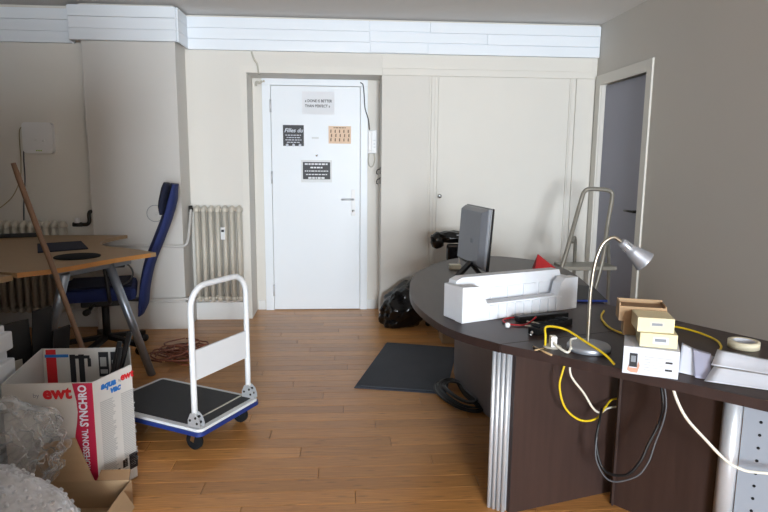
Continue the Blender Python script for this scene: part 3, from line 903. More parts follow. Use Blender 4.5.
# ---- loose papers, tape
def sheet(name, label, quad, m, bend=.006, seed=0):
    """thin paper from four corners with a soft wave"""
    b = BM(); q = [Vector(p) for p in quad]; N_ = 10
    g = []
    for i in range(N_ + 1):
        row_ = []
        for j in range(N_ + 1):
            s, r_ = i / N_, j / N_
            p = (q[0] * (1 - s) + q[1] * s) * (1 - r_) + (q[3] * (1 - s) + q[2] * s) * r_
            p.z += bend * (math.sin(s * 3.1 + seed) * math.sin(r_ * 3.14 + .3 * seed)) + .002 * noise.noise(p * 22 + Vector((seed, 0, 0)))
            p.z = max(p.z, DZ + .0012 + .0006 * seed)
            row_.append(b.verts.new(p))
        g.append(row_)
    for i in range(N_):
        for j in range(N_):
            f = b.faces.new((g[i][j], g[i + 1][j], g[i + 1][j + 1], g[i][j + 1])); f.smooth = True
    ex = bmesh.ops.extrude_face_region(b, geom=b.faces[:])
    for e in ex['geom']:
        if isinstance(e, bmesh.types.BMVert): e.co.z += .0006
    return tag(obj(name, b, m), label, 'paper', 'loose papers on the desk')
sheet('paper_sheet', 'white sheet standing up next to the product box', [(1.062, 1.772, DZ + .002), (1.11, 1.725, DZ + .002), (1.19, 1.79, DZ + .045), (1.12, 1.86, DZ + .072)], 'paper', .004, 1)
sheet('paper_sheet', 'lilac folded sheet between the two white sheets', [(1.088, 1.722, DZ + .002), (1.125, 1.698, DZ + .002), (1.185, 1.80, DZ + .052), (1.14, 1.83, DZ + .064)], 'paper_lilac', .002, 2)
sheet('paper_sheet', 'long white letter lying flat at the desk edge by the tape', [(1.098, 1.690, DZ + .003), (1.36, 1.545, DZ + .003), (1.41, 1.60, DZ + .020), (1.155, 1.735, DZ + .034)], 'paper', .002, 3)
sheet('paper_sheet', 'raised folded leaf of the white letter nearest the tape', [(1.150, 1.743, DZ + .037), (1.41, 1.612, DZ + .023), (1.475, 1.69, DZ + .028), (1.205, 1.80, DZ + .066)], 'paper', .002, 4)
bm = BM(); lathe(bm, [(.036, 0), (.052, 0), (.052, .025), (.036, .025), (.036, 0)], (1.452, 2.025, DZ + .0005), (0, 0, 1), 40)
t = thing('tape_roll', 'cream roll of masking tape on the reception desk', 'tape', (1.452, 2.025, DZ)); obj('tape_winding', bm, 'tape_cream', t)
bm = BM(); lathe(bm, [(.0335, 0), (.0358, 0), (.0358, .0245), (.0335, .0245), (.0335, 0)], (1.452, 2.025, DZ + .0007), (0, 0, 1), 40); obj('core', bm, 'card_white', t)

# ---- desk clutter
def cable(name, label, pts, r, m, cat='cable', n=7):
    b = BM(); tube(b, pts, r, 8, n); return tag(obj(name, b, m), label, cat)
z = DZ + .006
cable('network_cable', 'yellow cable arching out of the grommet past the lamp base', [(.733, 2.070, DZ - .01), (.731, 2.066, z + .03), (.742, 2.092, z + .06), (.79, 2.04, z + .065), (.83, 1.97, z + .045), (.87, 1.89, z + .022), (.888, 1.845, z)], .0042, 'yellow_cable')
cable('network_cable', 'yellow cable looped behind the box stack', [(1.165, 2.557, z), (1.115, 2.47, z), (1.085, 2.38, z), (1.07, 2.25, z), (1.12, 2.16, z), (1.24, 2.25, z + .004), (1.31, 2.27, z + .008), (1.37, 2.20, z + .006), (1.396, 2.11, z), (1.37, 2.03, z), (1.33, 1.975, z)], .0042, 'yellow_cable')
cable('network_cable', 'yellow cable hanging in a loop under the desk', [(.842, 2.13, .66), (.825, 2.13, .597), (.818, 2.13, .537), (.845, 2.13, .456), (.91, 2.14, .402), (.985, 2.17, .393), (1.05, 2.235, .412), (1.10, 2.28, .425), (1.16, 2.27, .43), (1.20, 2.24, .44)], .0042, 'yellow_cable')
cable('power_cable', 'white cable hanging beside the yellow one under the desk', [(.86, 2.14, .66), (.862, 2.14, .585), (.918, 2.14, .510), (.962, 2.15, .445), (1.015, 2.20, .404), (1.07, 2.26, .395), (1.12, 2.285, .39), (1.18, 2.26, .39)], .0042, 'white_cable')
cable('power_cable', 'long white cable sagging in front of the aluminium post', [(1.04, 1.76, .687), (1.055, 1.755, .64), (1.10, 1.765, .57), (1.173, 1.775, .495), (1.25, 1.78, .42), (1.31, 1.78, .383), (1.36, 1.77, .375), (1.46, 1.73, .385), (1.60, 1.66, .41)], .005, 'white_cable')
cable('power_cable', 'black cable hanging down the dark desk panel', [(1.143, 2.08, .687), (1.147, 2.0, .56), (1.15, 2.0, .467), (1.109, 2.0, .364), (1.084, 2.0, .299), (1.044, 2.02, .237), (.99, 2.08, .225), (.97, 2.12, .31), (.985, 2.14, .39), (1.02, 2.2, .42)], .0055, 'black_cable')
cable('power_cable', 'thin grey cable looping at the foot of the desk panel', [(1.147, 2.05, .687), (1.157, 1.985, .52), (1.125, 1.985, .37), (1.105, 1.985, .30), (1.07, 2.0, .24), (1.0, 2.05, .20), (.965, 2.1, .26), (.975, 2.13, .36)], .003, 'grey_cable')
bm = BM(); MA = Matrix.Translation((.845, 2.445, DZ + .001)) @ Matrix.Rotation(R(17), 4, 'Z'); box(bm, -.125, -.016, 0, .125, .016, .022, .003, MA)
tag(obj('power_bar', bm, 'black_plastic'), 'slim black bar lying in front of the foam packaging', 'adapter')
t = thing('power_adapter', 'black ribbed adapter block beside the desk grommet', 'adapter', (.83, 2.29, DZ), R(38))
bm = BM(); box(bm, -.125, -.022, .0008, .125, .022, .028, .004); obj('adapter_body', bm, 'black_plastic', t, local=True)
for k in range(4):
    bm = BM(); box(bm, -.11 + .055 * k, -.0225, .030, -.075 + .055 * k, .0225, .034, .001); obj('rib', bm, 'black_rubber', t, local=True)
bm = BM(); cyl(bm, (-.125, 0, .014), (-.15, -.012, .012), .007, seg=10); cyl(bm, (-.15, -.012, .012), (-.165, -.018, .010), .0045, seg=10); obj('connector', bm, 'chrome', t, local=True)
cable('red_wire', 'red wire coiled in front of the foam packaging', [(.86, 2.49, z), (.76, 2.468, z), (.69, 2.440, z), (.665, 2.40, z), (.68, 2.35, z), (.73, 2.335, z), (.765, 2.36, z + .004), (.80, 2.385, z + .02)], .0035, 'red_cable')
cable('white_wire', 'short white wire next to the red wire', [(.735, 2.325, z), (.77, 2.32, z), (.80, 2.345, z), (.79, 2.37, z), (.755, 2.362, z + .008)], .003, 'white_cable')
bm = BM(); lathe(bm, [(0, 0), (.008, .001), (.0115, .009), (.010, .017), (.004, .021), (0, .0215)], (.662, 2.318, DZ + .0005), (0, 0, 1), 18)
tag(obj('rounded_knob', bm, 'white_plastic'), 'small white rounded cap by the red wire', 'cap')
t = thing('cable_tie', 'tan screw and stick lying at the desk edge', 'fastener', (.70, 2.005, DZ))
bm = BM(); tube(bm, [(.684, 2.055, DZ + .004), (.716, 1.955, DZ + .004)], .0035, 8); obj('shaft', bm, 'tan_tool', t)
bm = BM(); tube(bm, [(.675, 2.01, DZ + .0045), (.712, 2.028, DZ + .0045)], .003, 8); obj('cross_piece', bm, 'tan_tool', t)
t = thing('shallow_tray', 'flat black tray with a blue rim behind the foam packaging', 'tray', (1.18, 2.9, DZ))
bm = BM(); prism(bm, [(.985, 2.76), (1.262, 2.745), (1.325, 3.05), (1.10, 3.30)], DZ + .001, DZ + .012); obj('tray_base', bm, 'tray_black', t)
bm = BM(); tube(bm, [(.985, 2.757, DZ + .008), (1.262, 2.742, DZ + .008)], .006, 6); obj('rim', bm, 'trolley_blue', t)
bm = BM()
vs_ = [bm.verts.new(p) for p in ((1.19, 3.62, DZ + .001), (1.33, 3.56, DZ + .001), (1.33, 3.66, DZ + .001), (1.20, 3.70, DZ + .001), (1.215, 3.65, DZ + .098), (1.225, 3.665, DZ + .09))]
for f in ((0, 1, 2, 3), (0, 1, 4), (1, 2, 5, 4), (2, 3, 5), (3, 0, 4, 5)): bm.faces.new([vs_[i] for i in f])
tag(obj('folded_cloth', bm, 'red_fabric'), 'red folded cloth peeking over the foam packaging', 'cloth')

# ================================================================== BEHIND THE DESK
t = thing('step_ladder', 'worn grey metal step ladder behind the reception desk', 'ladder', (1.82, 4.35, 0))
def LP(x, y, z): return (x, y, z)
bm = BM(); tube(bm, [(1.40, 4.24, .0), (1.60, 4.26, .62), (1.745, 4.38, 1.02), (1.78, 4.40, 1.13), (1.80, 4.41, 1.17), (1.84, 4.41, 1.19), (1.96, 4.41, 1.185), (2.005, 4.41, 1.168), (2.01, 4.40, 1.12), (1.97, 4.36, .92), (1.90, 4.27, .62), (1.74, 4.24, 0)], .016, 10, 6); obj('front_rail', bm, 'ladder_metal', t)
bm = BM(); tube(bm, [(1.87, 4.66, 0), (1.80, 4.52, .50), (1.765, 4.44, .76), (1.735, 4.39, .83), (1.70, 4.345, .80)], .0135, 10, 6); obj('rear_leg', bm, 'ladder_metal', t)
bm = BM(); tube(bm, [(2.15, 4.66, 0), (2.08, 4.52, .50), (2.02, 4.43, .74), (1.985, 4.38, .79), (1.945, 4.335, .75)], .0135, 10, 6); obj('rear_leg', bm, 'ladder_metal', t)
for zz, yy, dx in ((.60, 4.36, 0), (.38, 4.27, -.06), (.18, 4.27, -.12)):
    bm = BM(); box(bm, 1.62 + dx, yy - .10, zz, (2.02 if zz > .5 else 1.87) + dx, yy + .12 if zz > .5 else yy + .05, zz + .03, .006); obj('step', bm, 'ladder_metal', t)
# black office chair with a plastic bag bundle
t = thing('office_chair', 'black padded chair behind the reception desk by the cupboard', 'chair', (.92, 4.83, 0))
bm = BM(); box(bm, .83, 4.70, .60, 1.08, 4.76, .735, .02); obj('backrest', bm, 'black_gloss', t)
bm = BM(); box(bm, .74, 4.72, .42, 1.10, 5.08, .48, .02); obj('seat', bm, 'black_plastic', t)
bm = BM(); cyl(bm, (.92, 4.90, .06), (.92, 4.90, .42), .022, seg=12); obj('column', bm, 'dark_metal', t)
for k in range(5):
    a = 2 * math.pi * k / 5 + .3
    bm = BM(); bar(bm, (.92, 4.90, .075), (.92 + .2 * math.cos(a), 4.90 + .2 * math.sin(a), .055), .03, .022); lg = obj('base_leg', bm, 'black_plastic', t)
    bm = BM(); lathe(bm, [(0, -.011), (.024, -.011), (.024, .011), (0, .011)], (.92 + .2 * math.cos(a), 4.90 + .2 * math.sin(a), .0245), (-math.sin(a), math.cos(a), 0), 14); obj('caster', bm, 'black_plastic', lg)
bm = BM(); bar(bm, (.92, 4.74, .45), (.92, 4.735, .62), .05, .016); obj('back_support', bm, 'black_plastic', t)

def blob(center, rad, amp, freq, sub=4, flat=None, seed=0, squash=None):
    b = BM(); bmesh.ops.create_icosphere(b, subdivisions=sub, radius=1)
    for v in b.verts:
        n_ = v.co.normalized()
        d_ = 1 + amp * noise.fractal(n_ * freq + Vector((seed, seed * .7, 0)), 1.0, 2.0, 3)
        d_ += amp * .5 * abs(noise.noise(n_ * freq * 2.3 + Vector((0, seed, 3))))
        p = Vector((n_.x * rad[0], n_.y * rad[1], n_.z * rad[2])) * d_
        if squash: p = squash(p)
        v.co = Vector(center) + p
        if flat is not None and v.co.z < flat: v.co.z = flat + .0004 * (n_.z + 1)
    for f in b.faces: f.smooth = True
    return b
bm = blob((.90, 4.80, .782), (.175, .07, .048), .22, 2.6, 4, None, 3)
for v in bm.verts:
    v.co.z = max(v.co.z, .737)
merge(bm, blob((.765, 4.79, .755), (.055, .05, .065), .2, 2.2, 3, None, 5))
tag(obj('plastic_bundle', bm, 'bag_black'), 'crumpled black plastic rolled over the black chair back', 'plastic bag')
bm = blob((.545, 5.02, .165), (.20, .18, .215), .16, 2.2, 5, .001, 1, lambda p: Vector((p.x + (p.z * .38), p.y + max(p.z, 0) * .12, p.z)))
t = tag(obj('garbage_bag', bm, 'bag_black'), 'full black garbage bag on the floor by the wall', 'garbage bag')
t = thing('cardboard_box', 'small brown cardboard box under the far desk end', 'box', (.86, 4.62, 0))
bm = BM(); box(bm, .765, 4.44, .001, .97, 4.62, .20, .002); obj('carton_body', bm, 'kraft', t)
bm = BM(); slab(bm, [(.765, 4.44, .2005), (.97, 4.44, .2005), (.97, 4.53, .204), (.765, 4.53, .204)], .003); obj('flap', bm, 'kraft_dark', t)

# ---- floor mat and cable coil
t = thing('floor_mat', 'dark rubber floor mat lying beside the reception desk', 'mat', (.45, 3.95, 0))
mq = [(.343, 4.484), (.072, 3.552), (.62, 3.425), (.86, 4.33)]
bm = BM(); prism(bm, mq, .0006, .006); obj('border', bm, 'mat_edge', t)
cx = sum(p[0] for p in mq) / 4; cy = sum(p[1] for p in mq) / 4
bm = BM(); prism(bm, [(cx + (x - cx) * .93, cy + (y_ - cy) * .95) for x, y_ in mq], .006, .011); obj('field', bm, 'mat_rubber', t)
t = thing('cable_coil', 'coil of black cables on the floor against the desk', 'cable', (.69, 3.30, 0))
def panel_x(yy):
    tab = ((3.05, .80), (3.13, .785), (3.38, .735), (3.62, .722), (3.80, .735), (4.0, .735))
    for (a_, xa), (c_, xc) in zip(tab[:-1], tab[1:]):
        if yy <= c_: return xa + (xc - xa) * max(0, (yy - a_)) / (c_ - a_)
    return .735
for k in range(15):
    a0 = random.uniform(0, 6.28); r1 = .17 + .006 * k + random.uniform(-.012, .012); r2 = .075 + .004 * k + random.uniform(-.008, .008)
    cxk, cyk = .700 + random.uniform(-.01, .01), 3.37 + random.uniform(-.025, .025)
    pts = []
    for j in range(14):
        a = 2 * math.pi * j / 14 + a0
        l_, w_ = r1 * math.cos(a), r2 * math.sin(a)
        yy = cyk - l_ * .96 + w_ * .27
        pts.append((min(cxk + l_ * .27 + w_ * .96, panel_x(yy) - .012), yy, .009 + .0045 * (14 - k) * .6 + .004 * (1 + math.sin(3 * a))))
    bm = BM(); tube(bm, pts, .0048, 6, 3, closed=True); obj('loop', bm, 'black_cable' if k % 4 else 'grey_cable', t)

# ================================================================== PLATFORM TROLLEY
t = thing('platform_trolley', 'white and black platform trolley with folding push handle', 'trolley', (-.850, 3.07, 0), R(-28.8))
hl, hw = .345, .232
def rrect(a, b, r, n=5):
    out = []
    for sx, sy, a0 in ((1, 1, 0), (-1, 1, 90), (-1, -1, 180), (1, -1, 270)):
        for k in range(n + 1):
            an = R(a0 + 90 * k / n); out.append((sx * (a - r) + r * math.cos(an), sy * (b - r) + r * math.sin(an)))
    return out
bm = BM(); prism(bm, rrect(hl, hw, .03), .098, .118); obj('bumper', bm, 'trolley_blue', t, local=True)
bm = BM(); prism(bm, rrect(hl - .006, hw - .006, .028), .1185, .132); obj('deck_frame', bm, 'trolley_white', t, local=True)
bm = BM(); prism(bm, rrect(hl - .034, hw - .034, .012), .1325, .136); dk = obj('deck_mat', bm, 'trolley_black', t, local=True)
bm = BM(); box(bm, hl - .102, -hw + .036, .1362, hl - .092, hw - .036, .1385, .0); obj('seam_strip', bm, 'label_grey', dk, local=True)
hx, hy, ht = hl - .055, hw - .030, .80
pts = [(hx, -hy, .145)] + [(hx, -hy, zz) for zz in (.3, .5)]
pts += [(hx, -hy + .10 - .10 * math.cos(R(a)), ht - .10 + .10 * math.sin(R(a))) for a in range(0, 91, 15)]
pts += [(hx, hy - .10 + .10 * math.sin(R(a)), ht - .10 + .10 * math.cos(R(a))) for a in range(0, 91, 15)]
pts += [(hx, hy, zz) for zz in (.5, .3, .145)]
bm = BM(); tube(bm, pts, .0145, 12); obj('push_handle', bm, 'trolley_white', t, local=True)
bm = BM(); box(bm, hx - .006, -hy + .012, .355, hx + .006, hy - .012, .500, .003); pl = obj('handle_plate', bm, 'trolley_white', t, local=True)
bm = BM()
for a_, b_ in (((-hy + .04, .380), (hy - .04, .383)), ((-hy + .04, .472), (hy - .04, .475))):
    box(bm, hx - .009, a_[0], a_[1], hx - .006, b_[0], b_[1])
for yy in (-hy + .04, hy - .043):
    box(bm, hx - .009, yy, .383, hx - .006, yy + .003, .472)
obj('pressed_border', bm, 'pale_plastic', pl, local=True)
for s in (-1, 1):
    bm = BM()
    for off in (-.016, .013):
        prof = [(-.03, .0), (.045, .0), (.045, .02), (.034, .05), (.012, .068), (-.014, .064), (-.03, .03)]
        prism(bm, [(hx + x, .137 + zz) for x, zz in prof], s * hy + off, s * hy + off + .003, Matrix(((1, 0, 0, 0), (0, 0, 1, 0), (0, 1, 0, 0), (0, 0, 0, 1))))
    br = obj('hinge_bracket', bm, 'alu', t, local=True)
    for q in ((.026, .02), (.018, .046), (-.015, .03)):
        bm = BM(); cyl(bm, (hx + q[0], s * hy - .019, .137 + q[1]), (hx + q[0], s * hy + .019, .137 + q[1]), .006, seg=10); obj('bolt', bm, 'dark_metal', br, local=True)
for sx in (-1, 1):
    for sy in (-1, 1):
        wx, wy = sx * (hl - .075), sy * (hw - .06)
        bm = BM(); box(bm, wx - .03, wy - .025, .090, wx + .03, wy + .025, .098); bar(bm, (wx, wy - .019, .092), (wx - .014, wy - .019, .045), .022, .003, (0, 1, 0)); bar(bm, (wx, wy + .019, .092), (wx - .014, wy + .019, .045), .022, .003, (0, 1, 0))
        fk = obj('caster_fork', bm, 'chrome', t, local=True)
        bm = BM(); lathe(bm, [(0, -.014), (.036, -.014), (.044, -.010), (.044, .010), (.036, .014), (0, .014)], (wx - .014, wy, .0445), (0, 1, 0), 24); wh = obj('wheel', bm, 'black_rubber', fk, local=True)

# ================================================================== LEFT DESK AREA
LZ = .785
t = thing('wooden_desk', 'light wooden corner desk with a concave edge and tube legs', 'desk', (-1.8, 4.2, 0))
rim = smooth_poly([(-1.199, 3.955), (-1.384, 4.116), (-1.549, 4.214), (-1.674, 4.316), (-1.729, 4.422), (-1.764, 4.591), (-1.736, 4.80), (-1.70, 4.90)], 4)
front = smooth_poly([(-1.694, 3.233), (-1.543, 3.382), (-1.421, 3.618), (-1.30, 3.82), (-1.199, 3.955)], 4)[:-1]
bm = BM(); prism(bm, front + rim + [(-3.0, 4.895), (-3.0, 3.66)], LZ - .026, LZ); tp = obj('desk_top', bm, ['beech'], t)
bm = BM()
for a_, b_ in zip(front[:-1], front[1:]):
    p, q = Vector((*a_, LZ - .0265)), Vector((*b_, LZ - .0265)); dn = (q - p).normalized(); nn = Vector((dn.y, -dn.x, 0)) * .0015
    slab(bm, [p + nn, q + nn, q + nn + Vector((0, 0, .027)), p + nn + Vector((0, 0, .027))], -.0014)
obj('edge_band', bm, 'beech_edge', tp)
bm = BM(); bar(bm, (-1.60, 3.42, .738), (-1.365, 3.92, .738), .05, .036); obj('cross_beam', bm, 'grey_steel', t)
bm = BM(); cyl(bm, (-1.855, 3.695, 0), (-1.552, 3.455, .74), .025, .027, 16); obj('leg', bm, 'grey_steel', t)
bm = BM(); cyl(bm, (-1.229, 3.845, 0), (-1.430, 3.775, .74), .025, .027, 16); obj('leg', bm, 'grey_steel', t)
bm = BM(); cyl(bm, (-2.7, 4.7, 0), (-2.7, 4.7, LZ - .027), .025, seg=14); obj('leg', bm, 'grey_steel', t)
bm = BM(); tube(bm, [(-1.42, 3.90, .745), (-1.36, 3.93, .70), (-1.345, 3.93, .64), (-1.39, 3.92, .59), (-1.46, 3.90, .60)], .006, 6, 6); obj('cable_hook', bm, 'black_plastic', t)
t = thing('wooden_desk', 'second light wooden desk at the left edge of the view', 'desk', (-2.3, 3.2, 0))
bm = BM(); prism(bm, [(-1.695, 3.190), (-2.98, 3.62), (-3.0, 2.88), (-1.83, 2.85)], LZ - .032, LZ - .004); obj('desk_top', bm, 'beech', t)
for x_, y_ in ((-1.95, 3.02), (-2.85, 3.0), (-2.85, 3.45)):
    bm = BM(); cyl(bm, (x_, y_, 0), (x_, y_, LZ - .033), .025, seg=14); obj('leg', bm, 'dark_metal', t)
bm = BM(); prism(bm, [(-2.12, 4.335), (-1.925, 3.935), (-1.685, 4.11), (-1.885, 4.485)], LZ + .0005, LZ + .008)
tag(obj('desk_pad', bm, 'blue_dark_fabric'), 'dark rectangular pad on the light wooden desk', 'pad')
bm = BM(); lathe(bm, [(0, 0), (.13, 0), (.132, .004), (.128, .007), (0, .007)], (-1.615, 3.775, LZ + .0005), (0, 0, 1), 36)
tag(obj('round_pad', bm, 'black_rubber'), 'round black pad at the front of the wooden desk', 'pad')
bm = BM(); M_ = Matrix.Translation((-2.45, 4.75, LZ + .001)) @ Matrix.Rotation(R(20), 4, 'Z'); box(bm, -.14, -.02, 0, .14, .02, .03, .004, M_)
tag(obj('cable_channel', bm, 'black_plastic'), 'black bar at the back of the wooden desk before the radiator', 'bar')
bm = BM(); tube(bm, [(-1.685, 3.268, 1.353), (-1.595, 3.285, 1.0), (-1.545, 3.305, .80), (-1.444, 3.34, .37), (-1.36, 3.37, .012)], lambda f: .0145 if f > .01 else .012, 12, 5)
tag(obj('broom_handle', bm, 'stick_wood'), 'bare wooden broom handle leaning on the wooden desk edge', 'broom handle')

# ---- blue office chair
t = thing('office_chair', 'blue high-back office chair at the wooden desk', 'chair', (-1.70, 4.40, 0))
prof = catmull([(-1.455, 0, .285), (-1.440, 0, .36), (-1.425, 0, .47), (-1.385, 0, .63), (-1.315, 0, .80), (-1.255, 0, .95), (-1.215, 0, 1.08), (-1.185, 0, 1.205)], 5)
def sweep_back(prof, halfw, thick, yc, curve_):
    b = BM(); N_ = 12; A = []; B = []
    for i, p in enumerate(prof):
        f = i / (len(prof) - 1); w = halfw(f)
        ra, rb_ = [], []
        for j in range(N_ + 1):
            s = j / N_ * 2 - 1
            edge = (1 - abs(s) ** 6); th = thick * (.35 + .65 * edge) * (.5 + .5 * min(1, 8 * f, 8 * (1 - f)))
            x = p.x - curve_ * s * s
            ra.append(b.verts.new((x - th / 2, yc + s * w, p.z))); rb_.append(b.verts.new((x + th / 2, yc + s * w, p.z)))
        A.append(ra); B.append(rb_)
    n_ = len(prof)
    for i in range(n_ - 1):
        for j in range(N_):
            for G in (A, B):
                f_ = b.faces.new((G[i][j], G[i + 1][j], G[i + 1][j + 1], G[i][j + 1])); f_.smooth = True
        b.faces.new((A[i][0], B[i][0], B[i + 1][0], A[i + 1][0])); b.faces.new((A[i][-1], B[i][-1], B[i + 1][-1], A[i + 1][-1]))
    for j in range(N_):
        b.faces.new((A[0][j], A[0][j + 1], B[0][j + 1], B[0][j])); b.faces.new((A[-1][j], A[-1][j + 1], B[-1][j + 1], B[-1][j]))
    return b
obj('backrest', sweep_back(prof, lambda f: .225 - .05 * f ** 2, .062, 4.40, .03), 'blue_fabric', t)
hp_ = catmull([(-1.285, 0, .99), (-1.280, 0, 1.06), (-1.262, 0, 1.14), (-1.242, 0, 1.212)], 4)
obj('headrest', sweep_back(hp_, lambda f: .15, .05, 4.40, .025), 'blue_dark_fabric', t)
bm = BM(); box(bm, -1.975, 4.165, .405, -1.49, 4.635, .495, .035); obj('seat', bm, 'blue_fabric', t)
bm = BM(); box(bm, -1.93, 4.20, .4955, -1.52, 4.60, .512, .007); obj('seat_pad', bm, 'blue_dark_fabric', t)
bm = BM(); box(bm, -1.86, 4.30, .345, -1.60, 4.50, .404, .012); mc = obj('tilt_mechanism', bm, 'black_plastic', t)
bm = BM(); cyl(bm, (-1.78, 4.30, .36), (-1.80, 4.13, .355), .012, seg=10); cyl(bm, (-1.80, 4.135, .355), (-1.81, 4.10, .355), .022, seg=12); obj('lever', bm, 'black_plastic', mc)
bm = BM(); cyl(bm, (-1.71, 4.40, .09), (-1.71, 4.40, .35), .026, seg=14); obj('column', bm, 'black_plastic', t)
bm = BM(); bar(bm, (-1.62, 4.40, .375), (-1.475, 4.40, .36), .06, .02); bar(bm, (-1.475, 4.40, .35), (-1.432, 4.40, .50), .06, .014); obj('back_support', bm, 'black_plastic', t)
for s in (-1, 1):
    bm = BM(); tube(bm, [(-1.66, 4.40 + .20 * s, .40), (-1.66, 4.40 + .275 * s, .42), (-1.67, 4.40 + .28 * s, .55), (-1.68, 4.40 + .28 * s, .65)], .014, 8, 4); ar = obj('armrest', bm, 'black_plastic', t)
    bm = BM(); box(bm, -1.80, 4.375 + .28 * s, .652, -1.55, 4.425 + .28 * s, .678, .01); obj('arm_pad', bm, 'black_plastic', ar)
for k in range(5):
    a = 2 * math.pi * k / 5 + .55; e_ = Vector((-1.71 + .29 * math.cos(a), 4.40 + .29 * math.sin(a), 0))
    bm = BM(); bar(bm, (-1.71, 4.40, .105), e_ + Vector((0, 0, .072)), .045, .03); lg = obj('base_leg', bm, 'black_plastic', t)
    bm = BM(); lathe(bm, [(0, -.022), (.024, -.022), (.028, -.016), (.028, .016), (.024, .022), (0, .022)], e_ + Vector((0, 0, .0285)), (-math.sin(a), math.cos(a), 0), 16); obj('caster', bm, 'black_plastic', lg)

t.rotation_euler.z = R(17)

# ---- tangled brown extension cord
t = thing('extension_cord', 'tangled heap of brown cable on the floor beside the pillar', 'cable', (-1.13, 4.22, 0))
rnd = random.Random(11)
for k in range(16):
    cx_, cy_ = -1.16 + rnd.uniform(-.10, .13), 4.20 + rnd.uniform(-.14, .16)
    r1, r2, a0, th = rnd.uniform(.06, .17), rnd.uniform(.04, .12), rnd.uniform(0, 6.28), rnd.uniform(0, 3.14)
    pts = []
    for j in range(11):
        a = a0 + j * .62
        x = r1 * math.cos(a) * rnd.uniform(.85, 1.15); y_ = r2 * math.sin(a) * rnd.uniform(.85, 1.15)
        pts.append((cx_ + x * math.cos(th) - y_ * math.sin(th), cy_ + x * math.sin(th) + y_ * math.cos(th), .008 + rnd.uniform(0, .014) + .0035 * k))
    bm = BM(); tube(bm, pts, .0055, 6, 4); obj('loop', bm, 'brown_cable', t)
cable('orange_cord', 'orange cord end with white plug behind the trolley handle', [(-1.05, 4.30, .012), (-.98, 4.40, .010), (-.92, 4.50, .008), (-.85, 4.56, .007), (-.76, 4.57, .007)], .006, 'orange_cable')
t = thing('plug', 'small white plug on the floor next to the orange cord', 'plug', (-.985, 4.33, 0))
bm = BM(); cyl(bm, (-1.02, 4.305, .017), (-.965, 4.345, .017), .016, .012, seg=12); obj('body', bm, 'tape_cream', t)
for dy in (-.006, .006):
    bm = BM(); cyl(bm, (-.966, 4.344 + dy, .017), (-.950, 4.356 + dy, .017), .0025, seg=8); obj('pin', bm, 'chrome', t)

# ---- printed carton, tubes, boards
t = thing('printed_carton', 'tall open white carton printed with a red stripe', 'box', (-1.13, 2.58, 0))
FH = .50
foot = [(-1.335, 2.362), (-.990, 2.368), (-.897, 2.545), (-1.0, 2.835), (-1.40, 2.825)]
def wall_panel(a_, b_, h0, h1, th=.005, z0=.001):
    return slab(BM(), [(*a_, z0), (*b_, z0), (*b_, h1), (*a_, h0)], -th)
obj('front_wall', wall_panel(foot[0], foot[1], FH, FH), 'card_print', t)
obj('side_wall', wall_panel(foot[1], foot[2], FH, FH + .012), 'card_print', t)
obj('side_wall', wall_panel(foot[2], foot[3], FH + .012, FH), 'card_print', t)
bw = obj('back_wall', wall_panel(foot[3], foot[4], FH, FH), 'card_print', t)
obj('side_wall', wall_panel(foot[4], foot[0], FH, FH), 'card_print', t)
bm = BM(); prism(bm, foot, .0012, .006); obj('bottom', bm, 'kraft', t)
# print on the front face
FF = frame_m((foot[0][0] - .05, foot[0][1], 0), (foot[1][0] - foot[0][0], foot[1][1] - foot[0][1], 0), (0, 0, 1))
off = FF.to_3x3() @ Vector((0, 0, 1)); sg = 1 if off.y < 0 else -1
def pf(x0, z0, x1, z1, o_=.0008):
    return box(BM(), x0, z0, min(0, sg * o_), x1, z1, max(0, sg * o_), 0, FF)
stripe = [(.395, 0.02), (.395, FH - .002), (.317, FH - .002)] + [(.322 + .010 * math.sin(k * .9), FH - .03 - k * .046) for k in range(10)]
bm = BM(); prism(bm, stripe, 0, sg * .001, FF); st = obj('red_stripe', bm, 'print_red', t)
def ft(s, size, x, z_, rot=0, o_=.0014, **k): return text_bm(s, size, FF @ Matrix.Translation((x, z_, sg * o_)) @ Matrix.Rotation(R(rot), 4, 'Z'), **k)
bm = ft('SYNCHRO', .044, .356, FH - .010, 90, align='RIGHT', bold=.0014, sx=.84); obj('lettering', bm, 'paper', st)
bm = ft('UX PROFESSIONAL', .034, .356, FH - .195, 90, align='RIGHT', bold=.0006, sx=.80); obj('lettering', bm, 'paper', st)
bm = ft('ewt', .070, .258, FH - .042, 0, o_=.001, bold=.003); obj('lettering', bm, 'print_bright_red', t)
bm = ft('by', .026, .178, FH - .05, 0, o_=.001); obj('lettering', bm, 'print_mid', t)
bm = pf(.07, FH - .06, .15, FH - .035); obj('printed_logo', bm, 'print_blue', t)
for q in ((.20, .26, .24, .38), (.25, .24, .30, .36), (.23, .34, .31, .375), (.19, .22, .31, .245)):
    obj('printed_machine', pf(*q), 'print_dark', t)
